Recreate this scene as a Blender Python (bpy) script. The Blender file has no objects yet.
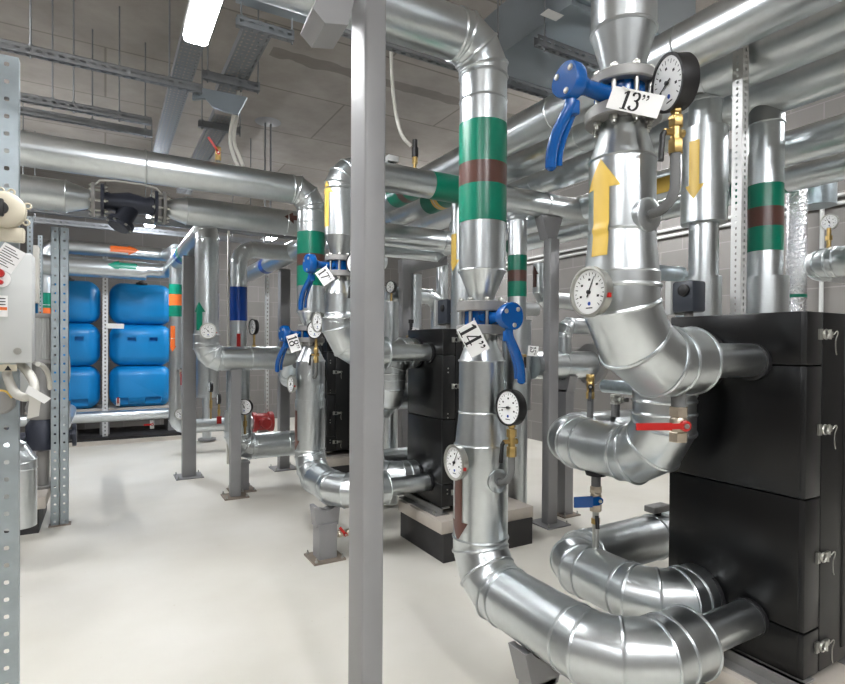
import bpy, bmesh, math, random
from math import sin, cos, tan, pi, radians, atan2, sqrt
from mathutils import Vector as V, Matrix
random.seed(7)
C = bpy.context.scene.collection
SC = bpy.context.scene

# ------------------------------------------------------------------ camera
F_PX = 550.0
CAM = V((0.0, 0.0, 1.55))
PITCH, ROLL, YAW = radians(-0.45), radians(0.35), radians(-30.0)
SHIFT_Y = 0.0109
ROT = Matrix.Rotation(YAW, 3, 'Z') @ Matrix.Rotation(pi / 2 + PITCH, 3, 'X') @ Matrix.Rotation(ROLL, 3, 'Z')
cd = bpy.data.cameras.new('camera'); cam = bpy.data.objects.new('camera', cd); C.objects.link(cam)
cd.sensor_width = 36.0; cd.lens = F_PX / 845.0 * 36.0; cd.shift_y = SHIFT_Y; cd.clip_start = 0.05
cam.matrix_world = Matrix.Translation(CAM) @ ROT.to_4x4()
SC.camera = cam
SC.view_settings.view_transform = 'Standard'
SC.view_settings.look = 'None'
SC.view_settings.gamma = 1.0
SC.view_settings.use_curve_mapping = False
SC.view_settings.exposure = 1.8

def ray(px, py):
    x = (px - 422.5) / F_PX; y = -(py - 342.0 - SHIFT_Y * 845) / F_PX
    return ROT @ V((x, y, -1.0))
def atZ(px, py, z):
    r = ray(px, py); return CAM + r * ((z - CAM.z) / r.z)
def atX(px, py, x):
    r = ray(px, py); return CAM + r * (x / r.x)
def atY(px, py, y):
    r = ray(px, py); return CAM + r * (y / r.y)
def atD(px, py, d):
    return CAM + ray(px, py) * d
def proj(p):
    q = ROT.transposed() @ (V(p) - CAM)
    return 422.5 + q.x / -q.z * F_PX, 342 + SHIFT_Y * 845 - q.y / -q.z * F_PX

# ------------------------------------------------------------------ materials
def lin(c):
    return tuple(((x / 255) / 12.92 if x / 255 <= 0.04045 else ((x / 255 + 0.055) / 1.055) ** 2.4) for x in c) + (1.0,)
def mat(name, rgb, rough=0.5, metal=0.0, spec=0.5, coat=0.0, noise=None, bump=None, emit=None):
    m = bpy.data.materials.new(name); m.use_nodes = True
    nt = m.node_tree; b = nt.nodes['Principled BSDF']
    b.inputs['Base Color'].default_value = lin(rgb)
    b.inputs['Roughness'].default_value = rough
    b.inputs['Metallic'].default_value = metal
    b.inputs['Specular IOR Level'].default_value = spec
    b.inputs['Coat Weight'].default_value = coat
    geo = None
    if noise or bump:
        geo = nt.nodes.new('ShaderNodeNewGeometry')
    if noise:                       # (scale, colour variation, roughness variation, detail)
        n = nt.nodes.new('ShaderNodeTexNoise'); n.inputs['Scale'].default_value = noise[0]; n.inputs['Detail'].default_value = noise[3] if len(noise) > 3 else 4
        nt.links.new(geo.outputs['Position'], n.inputs['Vector'])
        mr = nt.nodes.new('ShaderNodeMapRange'); mr.inputs[1].default_value = .25; mr.inputs[2].default_value = .75
        mr.inputs[3].default_value = 1 - noise[1]; mr.inputs[4].default_value = 1 + noise[1] * .5
        nt.links.new(n.outputs['Fac'], mr.inputs[0])
        mx = nt.nodes.new('ShaderNodeVectorMath'); mx.operation = 'SCALE'
        mx.inputs[0].default_value = lin(rgb)[:3]
        nt.links.new(mr.outputs[0], mx.inputs['Scale'])
        nt.links.new(mx.outputs[0], b.inputs['Base Color'])
        if noise[2]:
            r2 = nt.nodes.new('ShaderNodeMapRange'); r2.inputs[1].default_value = .3; r2.inputs[2].default_value = .7
            r2.inputs[3].default_value = rough - noise[2]; r2.inputs[4].default_value = rough + noise[2]
            nt.links.new(n.outputs['Fac'], r2.inputs[0]); nt.links.new(r2.outputs[0], b.inputs['Roughness'])
    if bump:                        # (scale, strength, distance)
        n2 = nt.nodes.new('ShaderNodeTexNoise'); n2.inputs['Scale'].default_value = bump[0]; n2.inputs['Detail'].default_value = 3
        nt.links.new(geo.outputs['Position'], n2.inputs['Vector'])
        bp = nt.nodes.new('ShaderNodeBump'); bp.inputs['Strength'].default_value = bump[1]; bp.inputs['Distance'].default_value = bump[2]
        nt.links.new(n2.outputs['Fac'], bp.inputs['Height']); nt.links.new(bp.outputs[0], b.inputs['Normal'])
    if emit:
        b.inputs['Emission Color'].default_value = lin(emit[0]); b.inputs['Emission Strength'].default_value = emit[1]
    return m

GALV = mat('galvanised_sheet', (208, 213, 215), .30, 1, noise=(26, .05, 0, 2))
GALVB = mat('bluish_zinc', (188, 200, 206), .36, 1, noise=(18, .18, .08, 6))
STRUT = mat('perforated_zinc_steel', (170, 180, 185), .42, .9, noise=(14, .15, .08))
TRAY = mat('tray_zinc_steel', (136, 138, 140), .5, .85, noise=(14, .12, .05))
BRIGHT = mat('bright_zinc_strut', (216, 217, 216), .5, .4)
DUCT = mat('duct_sheet', (166, 175, 181), .38, .9, noise=(4, .12, .05))
FOIL = mat('aluminium_foil', (225, 227, 230), .18, 1, bump=(55, .9, .02))
GREY = mat('grey_painted_steel', (146, 146, 147), .42, 0, noise=(5, .08, .05))
CAST = mat('grey_cast_flange', (150, 149, 147), .5, .3, noise=(12, .1, .05))
GASKET = mat('black_rubber', (24, 24, 26), .6)
BLACKBOX = mat('black_insulation_panel', (11, 11, 12), .28, 0, .38)
BLACKFR = mat('black_frame_steel', (15, 15, 16), .35)
BLACKIRON = mat('black_cast_iron', (58, 62, 74), .38, .3, bump=(30, .2, .01))
PLASTIC = mat('black_plastic', (26, 25, 26), .45)
DGREY = mat('dark_grey_plastic', (58, 63, 72), .4)
LGREY = mat('light_grey_plastic', (194, 196, 194), .45)
BEIGE = mat('beige_plastic', (196, 188, 168), .5)
WHITE = mat('white_paper', (236, 236, 234), .6)
CABLE = mat('white_cable_sheath', (198, 196, 188), .5)
INK = mat('black_ink', (22, 22, 24), .6)
BLUE = mat('blue_enamel', (0, 80, 152), .25, 0, .5, .15)
BRASS = mat('brass', (188, 160, 104), .34, 1, noise=(20, .12, .03))
NICKEL = mat('nickel_brass', (196, 184, 166), .36, .9, noise=(20, .12, .03))
BOLT = mat('zinc_bolt', (186, 186, 180), .34, .9)
RED = mat('red_lever', (178, 30, 26), .35)
RUBBERGREY = mat('grey_foam_tube', (112, 113, 113), .75)
DIAL = mat('white_dial', (240, 241, 240), .3)
T_GREEN = mat('green_tape', (0, 124, 98), .3)
T_BROWN = mat('brown_tape', (92, 60, 52), .3)
T_YELLOW = mat('yellow_tape', (232, 196, 96), .4)
T_ORANGE = mat('orange_tape', (232, 112, 46), .4)
T_BLUE = mat('royal_blue_tape', (0, 66, 158), .3)
TANKBLUE = mat('blue_polyethylene', (14, 138, 208), .38, 0, .5, noise=(2, .06, .04))
CONC = mat('pale_concrete_slab', (196, 188, 178), .8, noise=(9, .1, .05), bump=(40, .2, .004))
DARKBASE = mat('dark_coated_plinth', (52, 51, 52), .6, noise=(8, .2, .1))
PLATE = mat('rusty_base_plate', (150, 138, 126), .6, .3, noise=(10, .25, .1))
REDPUMP = mat('red_enamel', (150, 36, 36), .4)
LAMP = mat('lamp_diffuser', (255, 255, 255), .4, emit=((247, 248, 250), 32.0))
BULB = mat('lamp_bulb', (255, 255, 255), .4, emit=((240, 246, 255), 60.0))
LAMPBODY = mat('white_lamp_housing', (225, 226, 226), .45)

def floor_material():
    m = mat('cream_epoxy_floor', (226, 223, 212), .48, 0, .35)
    nt = m.node_tree; b = nt.nodes['Principled BSDF']; geo = nt.nodes.new('ShaderNodeNewGeometry')
    n = nt.nodes.new('ShaderNodeTexNoise'); n.inputs['Scale'].default_value = .9; n.inputs['Detail'].default_value = 6
    cr = nt.nodes.new('ShaderNodeValToRGB')
    cr.color_ramp.elements[0].position = .3; cr.color_ramp.elements[0].color = lin((214, 210, 198))
    cr.color_ramp.elements[1].position = .62; cr.color_ramp.elements[1].color = lin((228, 225, 216))
    nt.links.new(geo.outputs['Position'], n.inputs['Vector']); nt.links.new(n.outputs['Fac'], cr.inputs[0])
    n3 = nt.nodes.new('ShaderNodeTexNoise'); n3.inputs['Scale'].default_value = 24; n3.inputs['Detail'].default_value = 2
    nt.links.new(geo.outputs['Position'], n3.inputs['Vector'])
    c2 = nt.nodes.new('ShaderNodeValToRGB'); c2.color_ramp.elements[0].position = .74; c2.color_ramp.elements[1].position = .80
    c2.color_ramp.elements[0].color = (1, 1, 1, 1); c2.color_ramp.elements[1].color = (.82, .78, .70, 1)
    nt.links.new(n3.outputs['Fac'], c2.inputs[0])
    mx = nt.nodes.new('ShaderNodeMix'); mx.data_type = 'RGBA'; mx.blend_type = 'MULTIPLY'; mx.inputs[0].default_value = 1
    nt.links.new(cr.outputs[0], mx.inputs[6]); nt.links.new(c2.outputs[0], mx.inputs[7])
    nt.links.new(mx.outputs[2], b.inputs['Base Color'])
    bp = nt.nodes.new('ShaderNodeBump'); bp.inputs['Strength'].default_value = .25; bp.inputs['Distance'].default_value = .01
    n2 = nt.nodes.new('ShaderNodeTexNoise'); n2.inputs['Scale'].default_value = 3; nt.links.new(geo.outputs['Position'], n2.inputs['Vector'])
    nt.links.new(n2.outputs['Fac'], bp.inputs['Height']); nt.links.new(bp.outputs[0], b.inputs['Normal'])
    return m

def ceiling_material():
    m = mat('board_marked_concrete', (150, 144, 137), .85, 0, .3)
    nt = m.node_tree; b = nt.nodes['Principled BSDF']; geo = nt.nodes.new('ShaderNodeNewGeometry')
    br = nt.nodes.new('ShaderNodeTexBrick'); br.offset = .5
    br.inputs['Color1'].default_value = lin((166, 160, 153)); br.inputs['Color2'].default_value = lin((156, 150, 143)); br.inputs['Mortar'].default_value = lin((128, 122, 115))
    br.inputs['Scale'].default_value = 1; br.inputs['Mortar Size'].default_value = .018; br.inputs['Mortar Smooth'].default_value = .9
    br.inputs['Brick Width'].default_value = 2.4; br.inputs['Row Height'].default_value = 1.2
    nt.links.new(geo.outputs['Position'], br.inputs['Vector'])
    n = nt.nodes.new('ShaderNodeTexNoise'); n.inputs['Scale'].default_value = 1.6; n.inputs['Detail'].default_value = 9; n.inputs['Roughness'].default_value = .65
    nt.links.new(geo.outputs['Position'], n.inputs['Vector'])
    cr = nt.nodes.new('ShaderNodeValToRGB'); cr.color_ramp.elements[0].position = .25; cr.color_ramp.elements[1].position = .75
    cr.color_ramp.elements[0].color = (.72, .71, .70, 1); cr.color_ramp.elements[1].color = (1.12, 1.12, 1.12, 1)
    nt.links.new(n.outputs['Fac'], cr.inputs[0])
    mx = nt.nodes.new('ShaderNodeMix'); mx.data_type = 'RGBA'; mx.blend_type = 'MULTIPLY'; mx.inputs[0].default_value = 1
    nt.links.new(br.outputs['Color'], mx.inputs[6]); nt.links.new(cr.outputs[0], mx.inputs[7])
    # a damp streak along one board joint
    sx = nt.nodes.new('ShaderNodeSeparateXYZ'); nt.links.new(geo.outputs['Position'], sx.inputs[0])
    a0 = atZ(270, 53, 4.35); a1 = atZ(352, 76, 4.35)
    wob = nt.nodes.new('ShaderNodeTexNoise'); wob.inputs['Scale'].default_value = 3; nt.links.new(geo.outputs['Position'], wob.inputs['Vector'])
    def mth(op, i0, i1=None):
        q = nt.nodes.new('ShaderNodeMath'); q.operation = op
        for k, i in enumerate((i0, i1)):
            if i is None: continue
            if isinstance(i, (int, float)): q.inputs[k].default_value = i
            else: nt.links.new(i, q.inputs[k])
        return q.outputs[0]
    dy = mth('ABSOLUTE', mth('SUBTRACT', sx.outputs[1], (a0.y + a1.y) / 2 - .05))
    wid = mth('MULTIPLY', wob.outputs['Fac'], .17)
    s = mth('LESS_THAN', dy, wid)
    inx = mth('MULTIPLY', mth('GREATER_THAN', sx.outputs[0], a0.x), mth('LESS_THAN', sx.outputs[0], a1.x + 2.2))
    st = mth('MULTIPLY', mth('MULTIPLY', s, inx), .42)
    mx2 = nt.nodes.new('ShaderNodeMix'); mx2.data_type = 'RGBA'; mx2.blend_type = 'MIX'
    nt.links.new(st, mx2.inputs[0]); nt.links.new(mx.outputs[2], mx2.inputs[6]); mx2.inputs[7].default_value = lin((70, 65, 60))
    nt.links.new(mx2.outputs[2], b.inputs['Base Color'])
    return m

def block_material(rot):
    m = mat('grey_block_wall_' + ('along' if rot else 'across'), (150, 146, 142), .8, 0, .3)
    nt = m.node_tree; b = nt.nodes['Principled BSDF']; geo = nt.nodes.new('ShaderNodeNewGeometry')
    sx = nt.nodes.new('ShaderNodeSeparateXYZ'); cb = nt.nodes.new('ShaderNodeCombineXYZ')
    nt.links.new(geo.outputs['Position'], sx.inputs[0])
    nt.links.new(sx.outputs[1 if rot else 0], cb.inputs[0]); nt.links.new(sx.outputs[2], cb.inputs[1])
    br = nt.nodes.new('ShaderNodeTexBrick'); br.offset = .5
    br.inputs['Color1'].default_value = lin((134, 131, 128)); br.inputs['Color2'].default_value = lin((126, 123, 120)); br.inputs['Mortar'].default_value = lin((150, 147, 144))
    br.inputs['Scale'].default_value = 1; br.inputs['Mortar Size'].default_value = .006
    br.inputs['Brick Width'].default_value = .62; br.inputs['Row Height'].default_value = .31
    nt.links.new(cb.outputs[0], br.inputs['Vector'])
    n = nt.nodes.new('ShaderNodeTexNoise'); n.inputs['Scale'].default_value = 2; n.inputs['Detail'].default_value = 6
    nt.links.new(geo.outputs['Position'], n.inputs['Vector'])
    cr = nt.nodes.new('ShaderNodeValToRGB'); cr.color_ramp.elements[0].color = (.8, .8, .8, 1); cr.color_ramp.elements[1].color = (1.1, 1.1, 1.1, 1)
    nt.links.new(n.outputs['Fac'], cr.inputs[0])
    mx = nt.nodes.new('ShaderNodeMix'); mx.data_type = 'RGBA'; mx.blend_type = 'MULTIPLY'; mx.inputs[0].default_value = 1
    nt.links.new(br.outputs['Color'], mx.inputs[6]); nt.links.new(cr.outputs[0], mx.inputs[7])
    nt.links.new(mx.outputs[2], b.inputs['Base Color'])
    return m

# ------------------------------------------------------------------ object helpers
def tag(o, label, cat, group=None, kind=None):
    o['label'] = label; o['category'] = cat
    if group: o['group'] = group
    if kind: o['kind'] = kind
    return o
def thing(name, label, cat, loc, group=None):
    o = bpy.data.objects.new(name, None); C.objects.link(o); o.location = loc
    o.empty_display_size = .05
    return tag(o, label, cat, group)
WLOC = {}
def frame(n):
    n = V(n).normalized()
    a = V((0, 0, 1)) if abs(n.z) < .9 else V((1, 0, 0))
    u = a.cross(n).normalized(); v = n.cross(u).normalized()
    return u, v, n

class M:
    def __init__(s):
        s.v = []; s.f = []
    def add(s, vs, fs):
        o = len(s.v); s.v += [V(x) for x in vs]; s.f += [tuple(i + o for i in f) for f in fs]; return s
    def box(s, c, d, R=None):
        c = V(c); h = V(d) / 2
        vs = [V((x, y, z)) for x in (-h.x, h.x) for y in (-h.y, h.y) for z in (-h.z, h.z)]
        if R is not None: vs = [R @ v for v in vs]
        return s.add([c + v for v in vs], [(0, 1, 3, 2), (4, 6, 7, 5), (0, 4, 5, 1), (2, 3, 7, 6), (0, 2, 6, 4), (1, 5, 7, 3)])
    def bb(s, a, b):
        a = V(a); b = V(b); return s.box((a + b) / 2, [abs(x) for x in (b - a)])
    def rbox(s, c, d, r, R=None, seg=2):
        bm = bmesh.new(); bmesh.ops.create_cube(bm, size=1)
        for v in bm.verts: v.co = V((v.co.x * d[0], v.co.y * d[1], v.co.z * d[2]))
        bmesh.ops.bevel(bm, geom=bm.edges[:], offset=r, segments=seg, profile=.5, affect='EDGES')
        bm.verts.index_update()
        vs = [(R @ v.co if R is not None else v.co) + V(c) for v in bm.verts]; fs = [[v.index for v in f.verts] for f in bm.faces]
        bm.free(); return s.add(vs, fs)
    def lathe(s, p, ax, prof, n=32, caps=True):
        u, v, w = frame(ax); p = V(p); vs = []; fs = []
        for t, r in prof:
            for k in range(n):
                a = 2 * pi * k / n; vs.append(p + w * t + (u * cos(a) + v * sin(a)) * r)
        for i in range(len(prof) - 1):
            for k in range(n):
                fs.append((i * n + k, i * n + (k + 1) % n, (i + 1) * n + (k + 1) % n, (i + 1) * n + k))
        if caps:
            fs.append(tuple(range(n - 1, -1, -1))); fs.append(tuple(range((len(prof) - 1) * n, len(prof) * n)))
        return s.add(vs, fs)
    def cyl(s, a, b, r0, r1=None, n=24, caps=True):
        a = V(a); b = V(b); L = (b - a).length
        return s.lathe(a, b - a, [(0, r0), (L, r0 if r1 is None else r1)], n, caps)
    def rings(s, pts, r, n):
        """mitred rings of a tube along a polyline"""
        pts = [V(p) for p in pts]; ds = [(pts[i + 1] - pts[i]).normalized() for i in range(len(pts) - 1)]
        u, v, w = frame(ds[0])
        ring = [pts[0] + (u * cos(2 * pi * k / n) + v * sin(2 * pi * k / n)) * r for k in range(n)]
        out = [(pts[0], ds[0], ring)]
        for i in range(1, len(pts)):
            d = ds[i - 1]; b = (d + ds[i]).normalized() if i < len(ds) else d
            ring = [q + d * ((pts[i] - q).dot(b) / d.dot(b)) for q in ring]
            out.append((pts[i], b, ring))
        return out
    def sweep(s, pts, r, n=24, caps=True, bead=0, bead_ends=True):
        rs = s.rings(pts, r, n); vs = []; fs = []
        for _, _, ring in rs: vs += ring
        for i in range(len(rs) - 1):
            for k in range(n):
                fs.append((i * n + k, i * n + (k + 1) % n, (i + 1) * n + (k + 1) % n, (i + 1) * n + k))
        if caps:
            fs.append(tuple(range(n - 1, -1, -1))); fs.append(tuple(range((len(rs) - 1) * n, len(rs) * n)))
        s.add(vs, fs)
        if bead:
            for i, (c, b, ring) in enumerate(rs):
                if bead_ends or 0 < i < len(rs) - 1: s.bead(c, b, ring, bead)
        return s
    def bead(s, c, b, ring, br, m=6):
        n = len(ring); vs = []; fs = []
        for q in ring:
            e = (q - c).normalized()
            for j in range(m):
                a = 2 * pi * j / m; vs.append(q + (e * cos(a) * .8 + b * sin(a) * 1.15) * br)
        for k in range(n):
            for j in range(m):
                fs.append((k * m + j, k * m + (j + 1) % m, ((k + 1) % n) * m + (j + 1) % m, ((k + 1) % n) * m + j))
        return s.add(vs, fs)
    def cbead(s, p, ax, r, br, n=32):
        u, v, w = frame(ax); p = V(p)
        return s.bead(p, w, [p + (u * cos(2 * pi * k / n) + v * sin(2 * pi * k / n)) * r for k in range(n)], br)
    def torus(s, p, ax, R, r, n=28, m=8):
        u, v, w = frame(ax); p = V(p)
        return s.bead(p, w, [p + (u * cos(2 * pi * k / n) + v * sin(2 * pi * k / n)) * R for k in range(n)], r, m)
    def prism(s, poly, o, u, v, w, t):
        """polygon in (u,v) about o, thickness t along w"""
        o = V(o); u = V(u); v = V(v); w = V(w); n = len(poly)
        vs = [o + u * a + v * b for a, b in poly] + [o + u * a + v * b + w * t for a, b in poly]
        fs = [tuple(range(n - 1, -1, -1)), tuple(range(n, 2 * n))] + [(i, (i + 1) % n, n + (i + 1) % n, n + i) for i in range(n)]
        return s.add(vs, fs)
    def perf(s, o, u, v, nu, nv, pu, pv, hu, hv, t=.0025, square=False):
        """perforated sheet with real holes, thickness t along u x v"""
        o = V(o); u = V(u).normalized(); v = V(v).normalized(); w = u.cross(v)
        k = 1.0 if square else .55
        hole = [(1, k), (k, 1), (-k, 1), (-1, k), (-1, -k), (-k, -1), (k, -1), (1, -k)]
        outer = [(1, k), (k, 1), (-k, 1), (-1, k), (-1, -k), (-k, -1), (k, -1), (1, -k)]
        rect = [(1, 1), (-1, 1), (-1, -1), (1, -1)]
        for i in range(nu):
            for j in range(nv):
                c = o + u * (i + .5) * pu + v * (j + .5) * pv
                for zt, fl in ((0, 1), (t, 0)):
                    h = [c + u * a * hu / 2 + v * b * hv / 2 + w * zt for a, b in hole]
                    r = [c + u * a * pu / 2 + v * b * pv / 2 + w * zt for a, b in rect]
                    fs = [(8, 0, 1), (9, 2, 3), (10, 4, 5), (11, 6, 7), (8, 1, 2, 9), (9, 3, 4, 10), (10, 5, 6, 11), (11, 7, 0, 8)]
                    fs = [tuple(reversed(f)) if fl == 0 else f for f in fs]
                    s.add(h + r, fs)
                h0 = [c + u * a * hu / 2 + v * b * hv / 2 for a, b in hole]
                s.add(h0 + [p + w * t for p in h0], [(q, (q + 1) % 8, 8 + (q + 1) % 8, 8 + q) for q in range(8)])
        return s
    def build(s, name, m, parent=None, ang=38, sharp=True):
        me = bpy.data.meshes.new(name)
        if parent is None:
            lo = V((min(q.x for q in s.v), min(q.y for q in s.v), min(q.z for q in s.v))); hi = V((max(q.x for q in s.v), max(q.y for q in s.v), 0))
            base = V(((lo.x + hi.x) / 2, (lo.y + hi.y) / 2, lo.z)); off = base
        else:
            base = V((0, 0, 0)); off = V((0, 0, 0)); q = parent
            while q is not None: off = off + q.location; q = q.parent
        me.from_pydata([tuple(q - off) for q in s.v], [], s.f)
        bm = bmesh.new(); bm.from_mesh(me); bmesh.ops.recalc_face_normals(bm, faces=bm.faces[:]); bm.to_mesh(me); bm.free()
        me.polygons.foreach_set('use_smooth', [True] * len(me.polygons))
        me.set_sharp_from_angle(angle=radians(ang))
        me.materials.append(m)
        o = bpy.data.objects.new(name, me); C.objects.link(o); o.location = base
        if parent is not None: o.parent = parent
        return o

def structure(name, m, a, b):
    o = M().bb(a, b).build(name, m); o['kind'] = 'structure'; return o

# ------------------------------------------------------------------ pipework
def facing(p, off):
    """unit horizontal vector out of a pipe at p, turned so it shows OFF radii right of the axis"""
    t = V((CAM.x - p[0], CAM.y - p[1], 0)).normalized(); r = V((-t.y, t.x, 0))
    return r * off + t * sqrt(max(0, 1 - off * off))

def arrow(parent, p, ax, r, f, t0, t1, w, hw, hl, m, name='flow_arrow'):
    """a tape arrow wrapped on a pipe of radius r about the line p + t ax; tail at t0, tip at t1"""
    ax = V(ax).normalized(); f = V(f); f = (f - ax * f.dot(ax)).normalized(); side = ax.cross(f); p = V(p)
    d = 1 if t1 > t0 else -1; 
    rf = r if callable(r) else (lambda t: r)
    rows = []
    L = abs(t1 - t0); ns = 8
    NB = 24 if callable(r) else 4
    for i in range(NB + 1): rows.append((t0 + d * (L - hl) * i / NB, w))
    for i in range(7): rows.append((t0 + d * (L - hl + hl * i / 6), max(hw * (1 - i / 6), .001)))
    vs = []; fs = []
    for t, ww in rows:
        for k in range(ns + 1):
            rr = rf(t) + .0022; a = (k / ns - .5) * ww / rr; vs.append(p + ax * t + (f * cos(a) + side * sin(a)) * rr)
    for i in range(len(rows) - 1):
        if i == NB: continue
        for k in range(ns):
            q = i * (ns + 1) + k; fs.append((q, q + 1, q + ns + 2, q + ns + 1))
    return M().add(vs, fs).build(name, m, parent)

def band(parent, p, ax, t0, t1, r, m, n=40):
    return M().lathe(V(p), ax, [(t0, r - .001), (t0, r + .0018), (t1, r + .0018), (t1, r - .001)], n, False).build('colour_band', m, parent)

def section(parent, a, b, r, m=None, beads=(), n=40, br=.005, name='pipe_section', caps=True):
    a = V(a); b = V(b); g = M().cyl(a, b, r, n=n, caps=caps); L = (b - a).length
    for t in beads: g.cbead(a + (b - a) * t, b - a, r, br, n)
    return g.build(name, m or GALV, parent)

def route(parent, pts, r, bend=None, seg=4, m=None, step=1.1, br=.0068, n=40):
    """sheet-clad pipe along corner points: straight lengths and lobster-back elbows, each its own part"""
    pts = [V(p) for p in pts]; m = m or GALV; start = pts[0]
    if bend is None: bend = r * 1.5
    bends = bend if isinstance(bend, (list, tuple)) else [bend] * len(pts)
    for i in range(1, len(pts)):
        if i < len(pts) - 1:
            d0 = (pts[i] - pts[i - 1]).normalized(); d1 = (pts[i + 1] - pts[i]).normalized()
            th = d0.angle(d1); bd = bends[i]; tl = bd * tan(th / 2); T0 = pts[i] - d0 * tl; T1 = pts[i] + d1 * tl
            cen = T0 + (d1 - d0 * d1.dot(d0)).normalized() * bd; e0 = (T0 - cen).normalized()
            poly = [T0]
            for k in range(seg):
                a = (k + .5) / seg * th; poly.append(cen + (e0 * cos(a) + d0 * sin(a)) * bd / cos(th / seg / 2))
            poly.append(T1); end = T0
        else: end = pts[i]; poly = None
        L = (end - start).length
        if L > .004:
            k = int(L / step); section(parent, start, end, r, m, [(j + 1) / (k + 1) for j in range(k)], n, br)
        if poly:
            M().sweep(poly, r * 1.004, n, True, br).build('elbow', m, parent, 22); start = T1

def cone(parent, p, ax, t0, r0, t1, r1, m=None, n=40):
    return M().lathe(p, ax, [(t0, r0), (t1, r1)], n).cbead(V(p) + V(ax).normalized() * (t0 if r0 > r1 else t1), ax, max(r0, r1), .005, n).build('reducer_cone', m or GALV, parent)

def arcp(cx, cy, rx, ry, a0, a1, n=12):
    return [(cx + rx * cos(radians(a0 + (a1 - a0) * i / n)), cy + ry * sin(radians(a0 + (a1 - a0) * i / n))) for i in range(n + 1)]
GLYPH = {    # strokes in a unit-high box, drawn with a broad nib: (width, [(polyline, nib width, nib height)])
    '1': (.46, [([(.24, .03), (.24, .95)], .16, .04), ([(.07, .82), (.24, .95)], .05, .07), ([(.06, .025), (.42, .025)], .03, .05)]),
    '3': (.58, [(arcp(.25, .74, .19, .22, 150, -80), .12, .05), (arcp(.25, .29, .23, .26, 85, -150), .13, .05), ([(.1, .82), (.1, .8)], .12, .1), ([(.08, .2), (.08, .18)], .12, .1)]),
    '4': (.62, [([(.38, .04), (.38, .95)], .15, .04), ([(.38, .93), (.04, .3)], .05, .05), ([(.03, .28), (.56, .28)], .03, .06), ([(.24, .025), (.53, .025)], .03, .05)]),
    '5': (.56, [([(.1, .92), (.46, .92)], .04, .09), ([(.1, .92), (.1, .55)], .05, .05), (arcp(.22, .33, .23, .28, 120, -150), .13, .05), ([(.08, .2), (.08, .18)], .12, .1)]),
    '7': (.56, [([(.05, .92), (.48, .92)], .04, .09), ([(.47, .9), (.2, .04)], .12, .04), ([(.05, .92), (.05, .78)], .04, .04)]),
    '8': (.58, [(arcp(.27, .75, .17, .2, 0, 360, 20), .11, .05), (arcp(.27, .27, .21, .24, 0, 360, 20), .13, .05)]),
    "'": (.22, [(arcp(.06, .88, .035, .04, 0, 360, 8), .06, .04), ([(.11, .88), (.12, .78), (.04, .68)], .04, .03)]),
}
def text(parent, s, loc, u, v, size, m, name='lettering', bold=0, depth=.0008):
    u = V(u).normalized(); v = V(v).normalized(); w = u.cross(v); g = M()
    tot = sum(GLYPH[c][0] for c in s); x = -tot / 2
    for c in s:
        for pl, nw, nh in GLYPH[c][1]:
            for (ax, ay), (bx_, by_) in zip(pl, pl[1:]):
                if abs(bx_ - ax) < 1e-6 and abs(by_ - ay) < .021: by_ = ay - .02
                cs = [(px + i * nw / 2, py + j * nh / 2) for px, py in ((ax, ay), (bx_, by_)) for i in (-1, 1) for j in (-1, 1)]
                cs = sorted(set(cs)); lo = []; up = []
                for p in cs:
                    while len(lo) > 1 and (lo[-1][0] - lo[-2][0]) * (p[1] - lo[-2][1]) - (lo[-1][1] - lo[-2][1]) * (p[0] - lo[-2][0]) <= 1e-12: lo.pop()
                    lo.append(p)
                for p in reversed(cs):
                    while len(up) > 1 and (up[-1][0] - up[-2][0]) * (p[1] - up[-2][1]) - (up[-1][1] - up[-2][1]) * (p[0] - up[-2][0]) <= 1e-12: up.pop()
                    up.append(p)
                hull = lo[:-1] + up[:-1]
                g.add([V(loc) + u * (x + a) * size + v * (b - .5) * size + w * depth for a, b in hull], [tuple(range(len(hull)))])
        x += GLYPH[c][0]
    return g.build(name, m, parent)

def dial_face(case, c, n, R, needle_ang, big=True, red=True):
    """dial with scale marks and needle on an instrument facing n"""
    u, v, w = frame(n)
    # u right-hand horizontal as seen from the front
    d = M().lathe(c, n, [(0, R), (.002, R)], 40).build('dial', DIAL, case)
    g = M(); k = 11
    for i in range(k * 2 - 1):
        a = radians(225 - 270 * i / (k * 2 - 2)); rad = u * cos(a) + v * sin(a); tn = w.cross(rad)
        l = .16 if i % 2 == 0 else .08
        p0 = V(c) + w * .0024 + rad * R * .88; p1 = p0 - rad * R * l; hw = tn * R * .018
        g.add([p0 - hw, p0 + hw, p1 + hw, p1 - hw], [(0, 1, 2, 3)])
    for i in range(5):
        a = radians(200 - 220 * i / 4); q = V(c) + w * .0024 + (u * cos(a) + v * sin(a)) * R * .56
        g.add([q - u * R * .07 - v * R * .05, q + u * R * .07 - v * R * .05, q + u * R * .07 + v * R * .05, q - u * R * .07 + v * R * .05], [(0, 1, 2, 3)])
    g.add([V(c) + w * .0024 + u * R * a + v * R * b for a, b in ((-.2, -.74), (.2, -.74), (.2, -.69), (-.2, -.69))], [(0, 1, 2, 3)])
    g.build('scale_marks', INK, d)
    a = radians(needle_ang); rad = u * cos(a) + v * sin(a); tn = w.cross(rad)
    nd = M().prism([(-.03 * R, -.25 * R), (.03 * R, -.25 * R), (.035 * R, 0), (.008 * R, .74 * R), (-.008 * R, .74 * R), (-.035 * R, 0)], V(c) + w * .004, tn, rad, w, .0015)
    nd.cyl(V(c) + w * .002, V(c) + w * .009, R * .09, n=12)
    nd.build('needle', PLASTIC, d)
    lg = M().lathe(V(c) + w * .0022 - v * R * .52, n, [(0, R * .09), (.0006, R * .09)], 12)
    lg.build('dial_logo', T_BLUE, d)
    return d

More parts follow.
